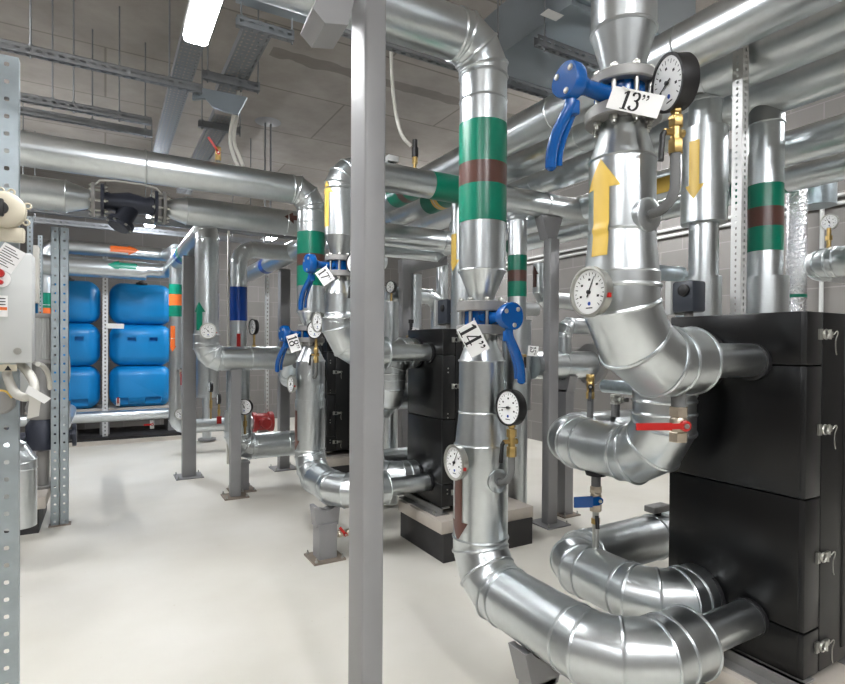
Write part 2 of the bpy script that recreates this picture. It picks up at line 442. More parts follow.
def bezel_case(root, c, n, R, depth, cm, rim):
    """round instrument case: C is the centre of the face"""
    w = V(n).normalized(); b = V(c) - w * depth
    case = M().lathe(b, n, [(0, R * .55), (depth * .12, R * .93), (depth * .2, R * .97), (depth * .86, R * .97), (depth * .88, R), (depth, R), (depth, R * .90), (depth * .8, R * .89)], 44).build('case', cm, root)
    if rim is not None:
        M().lathe(V(c) - w * .010, n, [(0, R * 1.0), (0, R * 1.035), (.012, R * 1.035), (.013, R * .93), (.008, R * .92)], 44, False).build('bezel', rim, case)
    return case

def thermometer(name, label, c, n, R, pipe_pt, needle=60, group=None):
    root = thing(name, label, 'thermometer', V(pipe_pt), group)
    w = V(n).normalized()
    case = bezel_case(root, c, n, R, .035, BOLT, BOLT)
    dial_face(case, V(c) - w * .007, n, R * .9, needle)
    u, v, _ = frame(n)
    M().box(V(c) + u * R * 1.03 - w * .006 - v * R * .2, (.010, .010, .013)).build('marker', RED, case)
    M().cyl(V(c) - w * .033, V(pipe_pt), .014, .011, 14).build('stem', BOLT, root)
    return root

def nut(g, p, ax, r, h):
    return g.lathe(p, ax, [(0, r * .94), (.002, r), (h - .002, r), (h, r * .94)], 6)

def gauge_stack(label, axis, f, rp, reach, z_col, z0, z1, z_face, n, R, depth=.055, needle=180, handle=V((-1, 0, 0)), group=None):
    """pressure gauge on a brass cock on a swan-neck tube that leaves the pipe: axis = pipe axis point, f = outward direction"""
    a = V((axis[0], axis[1], 0)); f = V(f).normalized()
    wall = a + f * rp; out = a + f * reach
    root = thing('pressure_gauge', label, 'pressure gauge', V((wall.x, wall.y, z_col)), group)
    # foam-clad syphon
    pts = [V((wall.x, wall.y, z_col)) - f * .02]; L = reach - rp; bd = min(L * .8, .07)
    pts.append(V((wall.x, wall.y, z_col)) + f * max(L - bd, .005))
    for k in range(1, 8):
        t = k / 7 * pi / 2; pts.append(V((out.x, out.y, z_col)) - f * bd * (1 - sin(t)) + V((0, 0, bd * (1 - cos(t)))))
    pts.append(V((out.x, out.y, z0)))
    M().sweep(pts, .0145, 16).build('syphon_tube', RUBBERGREY, root)
    M().lathe(V((wall.x, wall.y, z_col)) - f * .03, f, [(0, .052), (.035, .052), (.038, .045), (.038, .02)], 28).build('wall_collar', GALV, root)
    o = V((out.x, out.y, 0)); up = V((0, 0, 1)); H = z1 - z0
    g = M(); nut(g, o + up * z0, up, .021, H * .3); g.cyl(o + up * (z0 + H * .3), o + up * (z0 + H * .62), .015, n=16)
    nut(g, o + up * (z0 + H * .58), up, .021, H * .24); g.cyl(o + up * (z0 + H * .8), o + up * (z1 + .02), .012, n=14)
    nut(g, o + up * (z0 + H * .88), up, .016, H * .12)
    h = V(handle).normalized(); zc = o + up * (z0 + H * .45)
    g.cyl(zc, zc + h * .04, .009, n=12).cyl(zc - h * .024, zc, .013, n=12)
    cock = g.build('gauge_cock', BRASS, root)
    M().sweep([zc + h * .038, zc + h * .046 - up * .012, zc + h * .052 - up * .085], .0085, 10).build('handle', PLASTIC, cock)
    c = o + up * z_face + V(n).normalized() * depth * .5
    case = bezel_case(root, c, n, R, depth, PLASTIC, None)
    dial_face(case, c - V(n).normalized() * .006, n, R * .9, needle)
    M().cyl(o + up * z1, o + up * (z_face - R * .8), .011, n=12).build('connector', BRASS, root)
    return root

def butterfly(label, c, D0, D1, zs, dirn, stem, hub, lever, lean, group=None, hub_px=None):
    """lug valve between two flanges on a vertical pipe. zs = lower flange bottom/top, upper flange bottom/top"""
    c = V((c[0], c[1], 0)); up = V((0, 0, 1)); zm = (zs[1] + zs[2]) / 2
    root = thing('butterfly_valve', label, 'valve', c + up * zs[0], group)
    for (z0, z1, D) in ((zs[0], zs[1], D0), (zs[2], zs[3], D1)):
        fl = M().lathe(c + up * z0, up, [(0, D / 2 - .004), (.004, D / 2), (z1 - z0 - .004, D / 2), (z1 - z0, D / 2 - .004)], 44).build('flange', CAST, root)
    nb = 8
    for k in range(nb):
        a = 2 * pi * (k + .5) / nb; q = c + V((cos(a), sin(a), 0)) * (min(D0, D1) / 2 - .018)
        g = M(); nut(g, q + up * (zs[0] - .014), up, .013, .014); nut(g, q + up * zs[3], up, .013, .012)
        g.cyl(q + up * (zs[0] - .024), q + up * (zs[3] + .016), .0075, n=10)
        g.build('bolt', BOLT, root)
    rb = min(D0, D1) / 2 - .034
    M().lathe(c + up * zs[1], up, [(0, rb), (zs[2] - zs[1], rb)], 36).build('valve_body', BLUE, root)
    d = V(dirn).normalized(); p0 = c + up * zm; hubc = p0 + d * stem
    nk = M().lathe(p0 + d * (rb - .01), d, [(0, .032), (.03, .026), (stem - rb - .03, .024), (stem - rb, .035)], 20)
    s = d.cross(up).normalized()
    nk.rbox(p0 + d * (rb + .012), (.036, .036, .036), .008)
    for sg in (-1, 1): nk.cyl(p0 + d * (rb - .01) + s * sg * (rb * .6), p0 + d * (rb - .02) + s * sg * (rb * .6) + d * .02, .016, n=12)
    nk.build('neck', BLUE, root)
    # rounded-triangle lever head, flat face outward
    poly = []
    for k in range(30):
        a = 2 * pi * k / 30; r = hub * (1 + .045 * cos(3 * (a - pi / 2 - .4)))
        poly.append((r * cos(a), r * sin(a)))
    g = M(); t = hub * .9
    prof = [(0, .82), (t * .15, .97), (t * .3, 1), (t * .85, 1), (t, .93)]
    vs = []; fs = []; n = len(poly)
    for q, k in prof:
        for a, b in poly: vs.append(hubc + d * q + s * a * k + up * b * k)
    for i in range(len(prof) - 1):
        for k in range(n): fs.append((i * n + k, i * n + (k + 1) % n, (i + 1) * n + (k + 1) % n, (i + 1) * n + k))
    fs += [tuple(range(n)), tuple(range((len(prof) - 1) * n, len(prof) * n))]
    g.add(vs, fs); hd = g.build('lever_head', BLUE, root, 30)
    for a in (.55, 2.3, 4.5):
        q = hubc + d * t + (s * cos(a) + up * sin(a)) * hub * .66
        M().lathe(q - d * .002, d, [(0, .0095), (.004, .0095), (.005, .008)], 12).build('screw', BOLT, hd)
    # lever with squeeze trigger
    L = lever; q0 = hubc + d * t * .45 - up * hub * .8
    path = [q0, q0 - up * L * .16 + d * .002, q0 - up * L * .30 + s * lean * .22 + d * .012, q0 - up * L * .52 + s * lean * .62 + d * .022, q0 - up * L * .78 + s * lean * .92 + d * .024, q0 - up * L + s * lean + d * .020]
    M().sweep(smooth(path), .0175, 12).lathe(path[-1] + up * .004, -up, [(0, .0175), (.008, .014), (.013, .006)], 12).build('lever', BLUE, root, 60)
    o2 = -d * .034
    path2 = [path[1] + o2 * .6, path[2] + o2 * .8, path[3] + o2, path[4] + o2, path[5] + o2 + up * .012]
    M().sweep(smooth(path2), .0105, 10).rbox(path[1] + o2 * .4, (.03, .03, .045), .006).build('trigger', BLUE, root, 60)
    return root

def smooth(pts, it=2):
    pts = [V(p) for p in pts]
    for _ in range(it):
        q = [pts[0]]
        for i in range(len(pts) - 1):
            q += [pts[i] * .75 + pts[i + 1] * .25, pts[i] * .25 + pts[i + 1] * .75]
        pts = q + [pts[-1]]
    return pts

def number_tag(label, s, c, n, w, h, roll, tie, small=False, size=None, lines=0):
    """paper tag facing n, rolled clockwise, hung by a tie from point tie"""
    u, v, d = frame(n); a = radians(roll); uu = u * cos(a) - v * sin(a); vv = v * cos(a) + u * sin(a)
    root = thing('number_tag', label, 'tag', V(c))
    pl = M().prism([(-w / 2, -h / 2), (w / 2, -h / 2), (w / 2, h / 2), (-w / 2, h / 2)], V(c), uu, vv, d, .0015).build('plate', WHITE, root)
    text(root, s, V(c) + d * .002, uu, vv, size or h * .72, INK, 'lettering', .02)
    if lines:
        g = M()
        for i in range(lines):
            y = -h * .25 - i * h * .1
            g.prism([(-w * .35, y), (w * .3, y), (w * .3, y + h * .03), (-w * .35, y + h * .03)], V(c) + d * .0018, uu, vv, d, .0005)
        g.build('print_lines', INK, root)
    M().sweep(smooth([V(tie), (V(tie) + V(c)) / 2 + V((0, 0, .012)), V(c) + vv * h * .42 + d * .003], 1), .002, 6).build('cable_tie', WHITE, root)
    return root

def ball_valve(name, label, p, ax, L, r, hd, hl, body, lever, tail=None, stub=None, group=None, lw=.4):
    """small ball valve at p on axis ax; lever leaves along hd. stub = a point on the parent pipe, tail = a hose end"""
    ax = V(ax).normalized(); p = V(p); hd = V(hd).normalized()
    root = thing(name, label, 'valve', p - ax * L / 2, group)
    g = M(); nut(g, p - ax * L / 2, ax, r * 1.05, L * .28); nut(g, p + ax * L * .22, ax, r * 1.05, L * .28)
    g.lathe(p - ax * L * .24, ax, [(0, r * .72), (L * .1, r * .95), (L * .38, r * .95), (L * .48, r * .72)], 20)
    out = V((CAM.x - p.x, CAM.y - p.y, 0)).normalized(); out = (out - hd * out.dot(hd)); out = (out - ax * out.dot(ax)).normalized()
    g.cyl(p, p + out * r * 1.35, r * .42, n=14)
    g.build('valve_body', body, root)
    q = p + out * r * 1.3; side = hd.cross(out).normalized()
    lv = M().lathe(q, out, [(0, r * .62), (.010, r * .62), (.012, r * .5)], 18)
    pts = [q + out * .006, q + out * .016 + hd * hl * .3, q + out * .02 + hd * hl]
    for i in range(2):
        a, b = pts[i], pts[i + 1]; w = r * lw * (.8 if i == 0 else 1)
        lv.add([a - side * w - out * .004, a + side * w - out * .004, b + side * w * .95 - out * .004, b - side * w * .95 - out * .004, a - side * w + out * .004, a + side * w + out * .004, b + side * w * .95 + out * .004, b - side * w * .95 + out * .004],
               [(0, 1, 2, 3), (4, 7, 6, 5), (0, 4, 5, 1), (1, 5, 6, 2), (2, 6, 7, 3), (3, 7, 4, 0)])
    lo = lv.build('lever', lever, root)
    M().lathe(q + out * .011, out, [(0, r * .3), (.008, r * .3)], 6).build('lever_nut', BOLT, lo)
    if stub is not None: M().cyl(V(stub), p + ax * (L / 2 if (V(stub) - p).dot(ax) > 0 else -L / 2), r * .8, n=18).build('stub_pipe', RUBBERGREY, root)
    if tail is not None: M().cyl(p + ax * (L / 2 if (V(tail) - p).dot(ax) > 0 else -L / 2), V(tail), r * .55, n=14).build('tail_pipe', BOLT, root)
    return root

def bolts(g, pts, h=.03):
    for p in pts:
        nut(g, V(p), (0, 0, 1), .012, .012); g.cyl(p, V(p) + V((0, 0, h)), .006, n=8)
    return g

def pipe_support(label, x, y, ztop, w, along='Y', post=.09, taper=True, plate=.2, group=None, m=None):
    root = thing('pipe_support', label, 'pipe support', V((x, y, 0)), group)
    M().bb((x - post / 2, y - post / 2, .012), (x + post / 2, y + post / 2, ztop - (.13 if taper else .02))).build('post', m or GREY, root)
    if taper:
        hw = w / 2; wdir = V((1, 0, 0)) if along == 'Y' else V((0, 1, 0)); tdir = V((0, 1, 0)) if along == 'Y' else V((1, 0, 0))
        M().prism([(-post * .62, -.15), (post * .62, -.15), (hw, 0), (hw * .72, 0), (hw * .4, -.03), (0, -.042), (-hw * .4, -.03), (-hw * .72, 0), (-hw, 0)], V((x, y, ztop)) - tdir * .05, wdir, V((0, 0, 1)), tdir, .10).build('saddle', m or GREY, root)
    else:
        M().box((x, y, ztop - .012), (w, w, .024)).build('top_plate', m or GREY, root)
    M().box((x, y, .006), (plate, plate, .012)).build('base_plate', PLATE, root)
    e = plate / 2 - .022
    [bolts(M(), [(x + a * e, y + b * e, .012)]).build('anchor_bolt', BOLT, root) for a in (-1, 1) for b in (-1, 1)]
    return root

def column(label, x, y, z0, z1, wx, wy, bracket=None, plate=.26, group=None):
    root = thing('steel_post', label, 'post', V((x, y, z0)), group)
    M().rbox((x, y, (z0 + z1) / 2), (wx, wy, z1 - z0), .010, None, 3).build('shaft', GREY, root)
    if z0 < .05:
        M().box((x, y, .006), (plate, plate, .012)).build('base_plate', GREY, root)
        e = plate / 2 - .025
        [bolts(M(), [(x + a * e, y + b * e, .012)]).build('anchor_bolt', BOLT, root) for a in (-1, 1) for b in (-1, 1)]
    if bracket: bracket(root)
    return root

# ================================================================== ROOM
CEIL = 4.35
structure('floor', floor_material(), (-3.4, -3.2, -.12), (6.4, 11.9, 0))
structure('ceiling', ceiling_material(), (-3.4, -3.2, CEIL), (6.4, 11.9, CEIL + .15))
wb = block_material(False); wa = block_material(True)
structure('wall_back', wb, (-3.4, 11.75, 0), (6.4, 11.9, CEIL))
structure('wall_front', wb, (-3.4, -3.2, 0), (6.4, -3.05, CEIL))
structure('wall_right', wa, (6.25, -3.05, 0), (6.4, 11.75, CEIL))
structure('wall_left', wa, (-3.4, -3.05, 0), (-3.25, 11.75, CEIL))

# ================================================================== HEAT EXCHANGER MODULES
BX = 2.18
def heat_exchanger(dy, label, plabel, full=True):
    y0, y1, x0, x1 = 1.03 + dy, 1.57 + dy, BX, 2.70
    zb, zt = .35, 1.69
    root = thing('heat_exchanger', label, 'heat exchanger', V(((x0 + x1) / 2, (y0 + y1) / 2, zb)), 'black insulated heat exchangers')
    # side jacket pieces with seams between them
    seams = [zb, .52, 1.005, 1.49, zt]
    for i in range(4):
        M().rbox(((x0 + x1) / 2, (y0 + y1) / 2 + .004, (seams[i] + seams[i + 1]) / 2), (x1 - x0, y1 - y0 - .008, seams[i + 1] - seams[i] - .003), .006).build('jacket_panel', BLACKBOX, root)
    # corner strip and door on the end face
    for i in range(4):
        M().rbox((x0 + .056, y0 + .004, (seams[i] + seams[i + 1]) / 2), (.108, .03, seams[i + 1] - seams[i] - .005), .005).build('corner_strip', BLACKFR, root)
    dr = M().rbox((x0 + .112 + .20, y0 + .006, (zb + zt) / 2), (.396, .034, zt - zb - .004), .006).build('end_cover', BLACKFR, root)
    M().rbox((x0 + .30, y0 - .008, (zb + zt) / 2), (.05, .02, zt - zb - .1), .008).build('cover_rib', BLACKFR, dr)
    for z in ((zb + .1, zb + .13, .68, .71, 1.02, 1.05, 1.36, 1.39) if dy else ()):
        M().cyl((x0 + .045, y0 - .011, z), (x0 + .045, y0 - .014, z), .006, n=8).build('rivet', BOLT, dr)
    for z in (1.605, 1.255, .785, .455):
        x = x0 + .108; y = y0 - .016
        l = M().box((x - .022, y, z), (.022, .008, .04)).torus((x + .002, y - .008, z), (0, 1, 0), .017, .004, 16, 6).box((x + .038, y, z), (.045, .010, .022)).cyl((x + .022, y - .012, z - .018), (x + .022, y - .012, z + .018), .005, n=8).build('latch', BOLT, root)
        M().sweep(smooth([(x + .052, y - .01, z), (x + .064, y - .016, z + .016), (x + .072, y - .016, z + .004), (x + .060, y - .012, z - .02), (x + .058, y - .014, z - .06), (x + .066, y - .014, z - .075)]), .002, 6).build('lock_pin', BOLT, l)
    M().lathe((x0 + .42, y0 - .012, 1.53), (0, -1, 0), [(0, .012), (.02, .014), (.024, .01)], 14).build('knob', PLASTIC, dr)
    for z in (.505, 1.5):
        for y in (1.21 + dy, 1.43 + dy):
            M().lathe((x0 - .004, y, z), (-1, 0, 0), [(-.01, .072 if y < 1.3 + dy else .126), (.014, .072 if y < 1.3 + dy else .126), (.018, .06)], 32).build('port_collar', GASKET, root)
    p = thing('plinth', plabel, 'plinth', V((2.5, y1 - .2, 0)), 'plinths under the heat exchangers')
    M().bb((2.10, .87 + dy, 0), (2.93, 1.53 + dy, .205)).build('base', DARKBASE, p)
    M().rbox((2.515, 1.21 + dy, .25), (.86, .67, .09), .006).build('slab', CONC, p)
    r = thing('support_rail', 'grey steel channel rails under the ' + plabel.split(' under the ')[1], 'rail', V((2.5, y0 + .1, .295)))
    for x in (x0 + .01, x1 - .08):
        M().bb((x - .07, y0 - .02, .295), (x + .05, y1 + .03, .301)).bb((x - .02, y0 - .02, .301), (x - .012, y1 + .03, .35)).bb((x - .02, y0 - .02, .342), (x + .05, y1 + .03, .35)).build('channel', CAST, r)
    bolts(M(), [(x0 - .038, y0 + .04, .301)], .02).build('rail_bolt', BOLT, r)
    return root

N1 = 'nearest black heat exchanger'; N2 = 'middle black heat exchanger'
heat_exchanger(0, 'nearest and largest black heat exchanger with four latches, at the right edge', 'plinth of dark base and pale slab under the nearest heat exchanger')
DY = 2.45
DYA = DY - .085
heat_exchanger(DY, 'black heat exchanger of middle distance, behind the pipe with the 14 tag', 'plinth of dark base and pale slab under the middle heat exchanger')
heat_exchanger(2 * DY + .03, 'farthest black heat exchanger, with latches showing left of the central grey post', 'plinth of dark base and pale slab under the farthest heat exchanger')

AX, AY = 1.46, 2.0
BXX, BYY = 1.432, 1.21
def pipe_a(dy, label, rtop, ztop, xend, arrow_m, dv=0, k=0):
    """return pipe: overhead from the left, down through a valve, along the floor, into the lower port"""
    x, y = AX, AY + dy + dv; up = V((0, 0, 1))
    root = thing('insulated_pipe', label, 'pipe', V((x, y, .4)), 'silver clad pipes of the heat exchangers')
    # above the valve
    route(root, [(xend, y, ztop), (x, y, ztop), (x, y, 1.888 + k)], rtop, rtop * 1.45, 3)
    M().cbead((x, y, ztop - .26), up, rtop, .005).build('seam_bead', GALV, root)
    for z0, z1, m in ((2.355, 2.535, T_GREEN), (2.26, 2.355, T_BROWN), (2.10, 2.26, T_GREEN)):
        band(root, (x, y, 0), up, z0 + k, z1 + k, rtop, m)
    cone(root, (x, y, 0), up, 1.888 + k, rtop, 1.757 + k, .05)
    # below the valve
    cone(root, (x, y, 0), up, 1.49 + k, .117 if k else .101, 1.612 + k, .055)
    if k:
        section(root, (x, y, 1.118), (x, y, 1.49 + k), .116, beads=(.98,))
    else:
        section(root, (x, y, 1.262), (x, y, 1.49 + k), .100, beads=(0,)); cone(root, (x, y, 0), up, 1.118, .116, 1.262, .100)
    route(root, [(x, y, 1.118), (x, y, .505), (x, BYY + dy, .505), (1.80, BYY + dy, .505)], .122, [0, .20, .22, 0], 3, step=.42)
    section(root, (1.80, BYY + dy, .505), (2.178, BYY + dy, .505), .066, name='port_stub')
    M().cbead((1.80, BYY + dy, .505), (1, 0, 0), .122, .006).build('seam_bead', GALV, root)
    g = M().bb((x + .005, y - .126, .72), (x + .02, y - .119, 1.08))
    for z in (.74, .86, .98, 1.07): g.cyl((x + .012, y - .126, z), (x + .012, y - .130, z), .004, n=8)
    f = facing((x, y), -.94 if k else -.80)
    arrow(root, (x, y, 0), up, .122, f, 1.03, .70, .055, .12, .09, T_BROWN)
    return root

def pipe_b(dy, label, vz, ztop, xend, bands):
    """supply pipe: from overhead down through a valve, elbow into the upper port"""
    x, y = BXX, BYY + dy; up = V((0, 0, 1)); dz = vz
    root = thing('insulated_pipe', label, 'pipe', V((x, y, 1.4)), 'silver clad pipes of the heat exchangers')
    r = .100
    route(root, [(xend, y, ztop), (x, y, ztop), (x, y, 2.60 + dz)], .100 if dy == 0 else .104, .15, 4, step=1.2)
    cone(root, (x, y, 0), up, 2.60 + dz, r, 2.455 + dz, .058)
    cone(root, (x, y, 0), up, 2.19 + dz, .102, 2.312 + dz, .064)
    section(root, (x, y, 1.945 + dz * .6), (x, y, 2.19 + dz), .102, beads=(0,))
    cone(root, (x, y, 0), up, 1.80 + dz * .3, .114, 1.945 + dz * .6, .102)
    route(root, [(x, y, 1.80 + dz * .3), (x, y, 1.506), (1.79, y, 1.506)], .117, [0, .24, 0], 3, step=.3)
    section(root, (1.79, y, 1.506), (2.178, y, 1.506), .064, name='port_stub')
    M().cbead((1.79, y, 1.506), (1, 0, 0), .117, .006).build('seam_bead', GALV, root)
    for sgn in (0, 1): pass
    f = facing((x, y), -.52)
    arrow(root, (x, y, 0), up, (lambda t: (.102 if t > 1.918 else .102 + (1.918 - t) / .13 * .012) + .0075 * max(0, 1 - abs(t - 1.918) / .016)), facing((x, y), -.60), 1.835, 2.135, .060, .13, .09, T_YELLOW) if dy == 0 else \
        arrow(root, (x, y, 0), up, .1055, facing((x, y), -.86), 2.38, 2.70, .06, .13, .09, T_YELLOW)
    for x0, x1, m in bands: band(root, (0, y, ztop), (1, 0, 0), x0, x1, .104, m)
    return root

def pipe_c(dy, label, xe):
    root = thing('insulated_pipe', label, 'pipe', V((1.945, 1.45 + dy, .4)), 'silver clad pipes of the heat exchangers')
    route(root, [(2.178, 1.43 + dy, .515), (1.935, 1.43 + dy, .515), (1.935, 1.97 + dy, .515), (xe, 1.97 + dy, .515)], .118, [0, .17, .17, 0], 3, step=.5)
    return root
def pipe_d(dy, label, xe):
    root = thing('insulated_pipe', label, 'pipe', V((1.96, 1.45 + dy, 1.0)), 'silver clad pipes of the heat exchangers')
    route(root, [(2.178, 1.43 + dy, 1.50), (1.95, 1.43 + dy, 1.50), (1.95, 1.43 + dy, 1.10), (1.95, 2.01 + dy, 1.10), (xe, 2.01 + dy, 1.10)], .119, [0, .16, .19, .17, 0], 3, step=.5)
    return root

a1 = pipe_a(0, 'foreground silver pipe with green and brown bands and the 14 tag', .105, 2.90, -1.6, T_BROWN)
b1 = pipe_b(0, 'foreground silver pipe with the yellow upward arrow and the 13 tag', -.045, 3.42, 3.3, [])
pipe_c(0, 'silver U-shaped pipe near the floor entering the nearest heat exchanger', 3.6)
pipe_d(0, 'silver pipe looping under the yellow arrow pipe to the upper nearest heat exchanger', 3.6)
a2 = pipe_a(DY, 'long overhead silver pipe turning down to the 18 tag, banded green and brown', .111, 2.81, -2.9, T_BROWN, -.085, -.06)
b2 = pipe_b(DY, 'silver pipe with the 17 tag, its overhead run banded green and yellow', -.275, 2.80, 4.2,
            [(2.17, 2.45, T_GREEN), (2.45, 2.62, T_YELLOW)])
pipe_c(DY, 'silver U-shaped pipe near the floor at the middle heat exchanger', 3.4)
pipe_d(DY, 'silver pipe looping down left of the middle heat exchanger beside the central post', 3.4)

# valves
butterfly('blue-levered valve of the pipe with the 13 tag', (BXX, BYY), .235, .205, (2.267, 2.307, 2.377, 2.412), (-1, -.02, 0), .21, .054, .20, .06, 'blue butterfly valves')
butterfly('blue-levered valve of the pipe with the 14 tag', (AX, AY), .225, .225, (1.606, 1.648, 1.708, 1.752), (-.08, -1, 0), .19, .057, .225, -.05, 'blue butterfly valves')
butterfly('blue-levered valve of the pipe with the 17 tag', (BXX, BYY + DY), .225, .205, (2.037, 2.077, 2.147, 2.182), (-1, -.1, 0), .19, .066, .25, .12, 'blue butterfly valves')
butterfly('blue-levered valve of the pipe with the 18 tag', (AX, AY + DYA), .225, .215, (1.58, 1.62, 1.675, 1.715), (-1, -.1, 0), .19, .066, .25, .12, 'blue butterfly valves')

# number tags
def face_cam(p, off=0, tilt=0):
    f = facing(p, off); return (f + V((0, 0, tilt))).normalized()
p = atD(635, 102, 1.58); number_tag('white paper tag reading 13 on the yellow arrow pipe valve', "13''", p, face_cam(p, -.05, -.1), .148, .062, 21, p + V((-.03, .02, .045)), size=.052)
p = atD(473, 339, 2.30); number_tag('white paper tag reading 14 hanging on the foreground pipe valve', "14''", p, face_cam(p, -.15), .135, .088, 62, atD(474, 318, 2.34), size=.078)
p = atD(325, 276, 3.7); number_tag('white paper tag reading 17 under the upper distant valve', "17''", p, face_cam(p, -.1), .105, .09, 55, atD(327, 264, 3.78), size=.062)
p = atD(294, 343, 4.3); number_tag('white paper tag reading 18 under the lower distant valve', "18''", p, face_cam(p, -.1), .135, .085, 72, atD(298, 334, 4.4), size=.075)

# instruments
th = V((BXX, BYY, 0)); f = facing(th, -.66)
c = atD(588, 292, 1.60); thermometer('thermometer', 'steel rimmed dial thermometer on the yellow arrow pipe', c, facing(c, -.72), .072, V((BXX, BYY, c.z)) + f * .105, 65)
c = atD(453.5, 462.5, 2.33); thermometer('thermometer', 'steel rimmed dial thermometer above the brown downward arrow', c, facing(c, -.84), .073, V((AX, AY, c.z)) + facing((AX, AY), -.8) * .115, 62)
gauge_stack('big black pressure gauge on brass cock beside the 13 tag', (BXX, BYY), facing((BXX, BYY), .72), .104, .20, 1.955, 2.11, 2.24, 2.312, facing((BXX + .1, BYY), -.87) + V((0, 0, -.12)), .080, .062, 200, V((-.9, .2, 0)))
gauge_stack('black pressure gauge on brass cock beside the foreground 14 tag pipe', (AX, AY), facing((AX, AY), .62), .118, .205, .975, 1.095, 1.235, 1.30, facing((AX, AY), -.78) + V((0, 0, .02)), .076, .05, 183, V((-.95, .1, 0)))
gauge_stack('black pressure gauge on brass cock by the 17 tag, half behind the central post', (BXX, BYY + DY), facing((BXX, BYY + DY), .62), .104, .185, 1.74, 1.90, 2.04, 2.12, facing((BXX, BYY + DY), -.72), .075, .05, 120, V((-.95, .1, 0)))
gauge_stack('white faced pressure gauge on brass cock by the 18 tag', (AX, AY + DYA), facing((AX, AY + DYA), .25), .104, .17, 1.30, 1.42, 1.56, 1.68, facing((AX, AY + DYA), -.55), .072, .05, 100, V((-.95, .1, 0)))
c = atD(317, 322, 3.95); thermometer('thermometer', 'steel rimmed dial thermometer edge on beside the 18 tag gauge', c, facing(c, -.86), .073, c + V((.16, -.02, 0)), 70)
c = atD(290.5, 384, 4.42); thermometer('thermometer', 'steel rimmed dial thermometer low on the pipe with the 18 tag', c, facing(c, -.93), .068, V((AX, AY + DYA, c.z)) + V((-.112, .02, 0)), 70)

# drains of the nearest module
e = V((1.70, BYY, 1.506))
p = V(e) + V((0, -.02, -.215)); ball_valve('drain_valve', 'nickel drain valve with long red lever under the yellow arrow pipe', p, (0, 0, 1), .12, .030, (-1, .5, 0), .175, NICKEL, RED, None, e + V((0, -.02, -.10)))
dd = V((1.965, 1.80, 1.10))
p = V((1.95, 1.78, .86)); bv = ball_valve('drain_valve', 'steel drain valve with blue lever above the U-shaped floor pipe', p, (0, 0, 1), .115, .026, (-.92, .4, 0), .125, NICKEL, BLUE, V((1.95, 1.78, .62)), V((1.95, 1.78, 1.0)), None, .95)
M().lathe((1.95, 1.78, .968), (0, 0, 1), [(0, .045), (.02, .05), (.025, .03)], 24).build('rubber_rosette', GASKET, bv)
M().sweep([(1.93, 1.755, .79), (1.92, 1.74, .735)], .009, 10).build('black_lever', PLASTIC, bv)
M().lathe((1.95, 1.78, .745), (0, 0, 1), [(0, .02), (.025, .02)], 6).build('brass_union', BRASS, bv)
p = V((2.07, 1.93, 1.36)); ball_valve('gauge_cock', 'small brass cock with black lever on top of the looping pipe', p, (0, 0, 1), .12, .02, (-.3, -.2, -1), .07, BRASS, PLASTIC, None, V((2.07, 1.93, 1.20)))
p = V((2.25, 1.93, 1.29)); ball_valve('air_vent', 'small nickel air vent on the looping pipe', p, (0, 0, 1), .05, .026, (1, 0, 0), .03, BOLT, BOLT, None, V((2.25, 1.93, 1.20)))
p = atD(344, 533, 4.0); ball_valve('drain_valve', 'nickel drain valve with small red lever by the central post', p, (-1, .1, 0), .09, .024, (-.6, .3, .8), .07, NICKEL, RED, None, p + V((.16, -.04, 0)))

pipe_support('grey saddle support under the foreground floor-level pipe', AX, 1.62, .405, .21, 'Y', .10, True, .2)
pipe_support('grey saddle support under the 18 tag pipe, left of the central post', 1.40, 3.84, .395, .20, 'Y', .135, True, .24)

q = V((2.64, 1.97, .67)); cl = thing('pipe_clamp', 'small grey metal bar on the floor pipe, peeping out left of the nearest heat exchanger', 'clamp', q)
M().rbox(q, (.14, .07, .035), .006).build('bar', CAST, cl); M().cyl(q - V((0, 0, .06)), q, .02, n=12).build('stud', GASKET, cl)
t = atD(415, 331, 4.55); number_tag('tiny white tag above the middle heat exchanger beside a black lever', "5", t, face_cam(t), .055, .055, 20, t + V((-.03, 0, .03)), size=.035)
hh = atD(411, 322, 4.6); vh = thing('valve', 'black lever valve behind the tiny tag above the middle heat exchanger', 'valve', hh - V((0, 0, .1)))
M().cyl(hh - V((0, 0, .13)), hh, .014, n=12).lathe(hh - V((0, 0, .01)), (0, 0, 1), [(0, .022), (.03, .022)], 14).build('lever', PLASTIC, vh); M().cyl(hh - V((0, 0, .12)), hh - V((-.03, -.12, .12)), .012, n=10).build('stem', BRASS, vh)
# ================================================================== GREY POSTS
pc = None
def brk(px, z, y):
    def f(root):
        M().prism([(-.05, -.20), (.05, -.20), (.12, 0), (-.12, 0)], V((root.location.x, y - .05, z)), (1, 0, 0), (0, 0, 1), (0, 1, 0), .10).build('saddle', GREY, root)
    return f
column('tall grey steel post standing in the centre foreground', 0.823, 1.83, 0, CEIL, .082, .135, None, .26)
column('grey post under the overhead pipe, right of the foreground 14 tag pipe', 3.39, 3.62, 0, 2.50, .11, .09, brk(552, 2.70, 3.66))
column('grey post right of the central post, behind the middle heat exchanger', 2.78, 5.20, 0, 2.44, .11, .10, lambda r: M().prism([(-.06, -.1), (.06, -.1), (.5, .02), (.5, .12), (.42, .04), (-.06, .04)], V((2.78, 5.15, 2.44)), (1, 0, 0), (0, 0, 1), (0, 1, 0), .1).build('arm', GREY, r))
column('grey post beside the pipe with the green arrow', .86, 7.0, 0, 2.60, .15, .12, None, .3)
column('grey post under the sloping pipe with blue marks', 1.96, 6.9, 0, 2.52, .13, .12, None, .3)

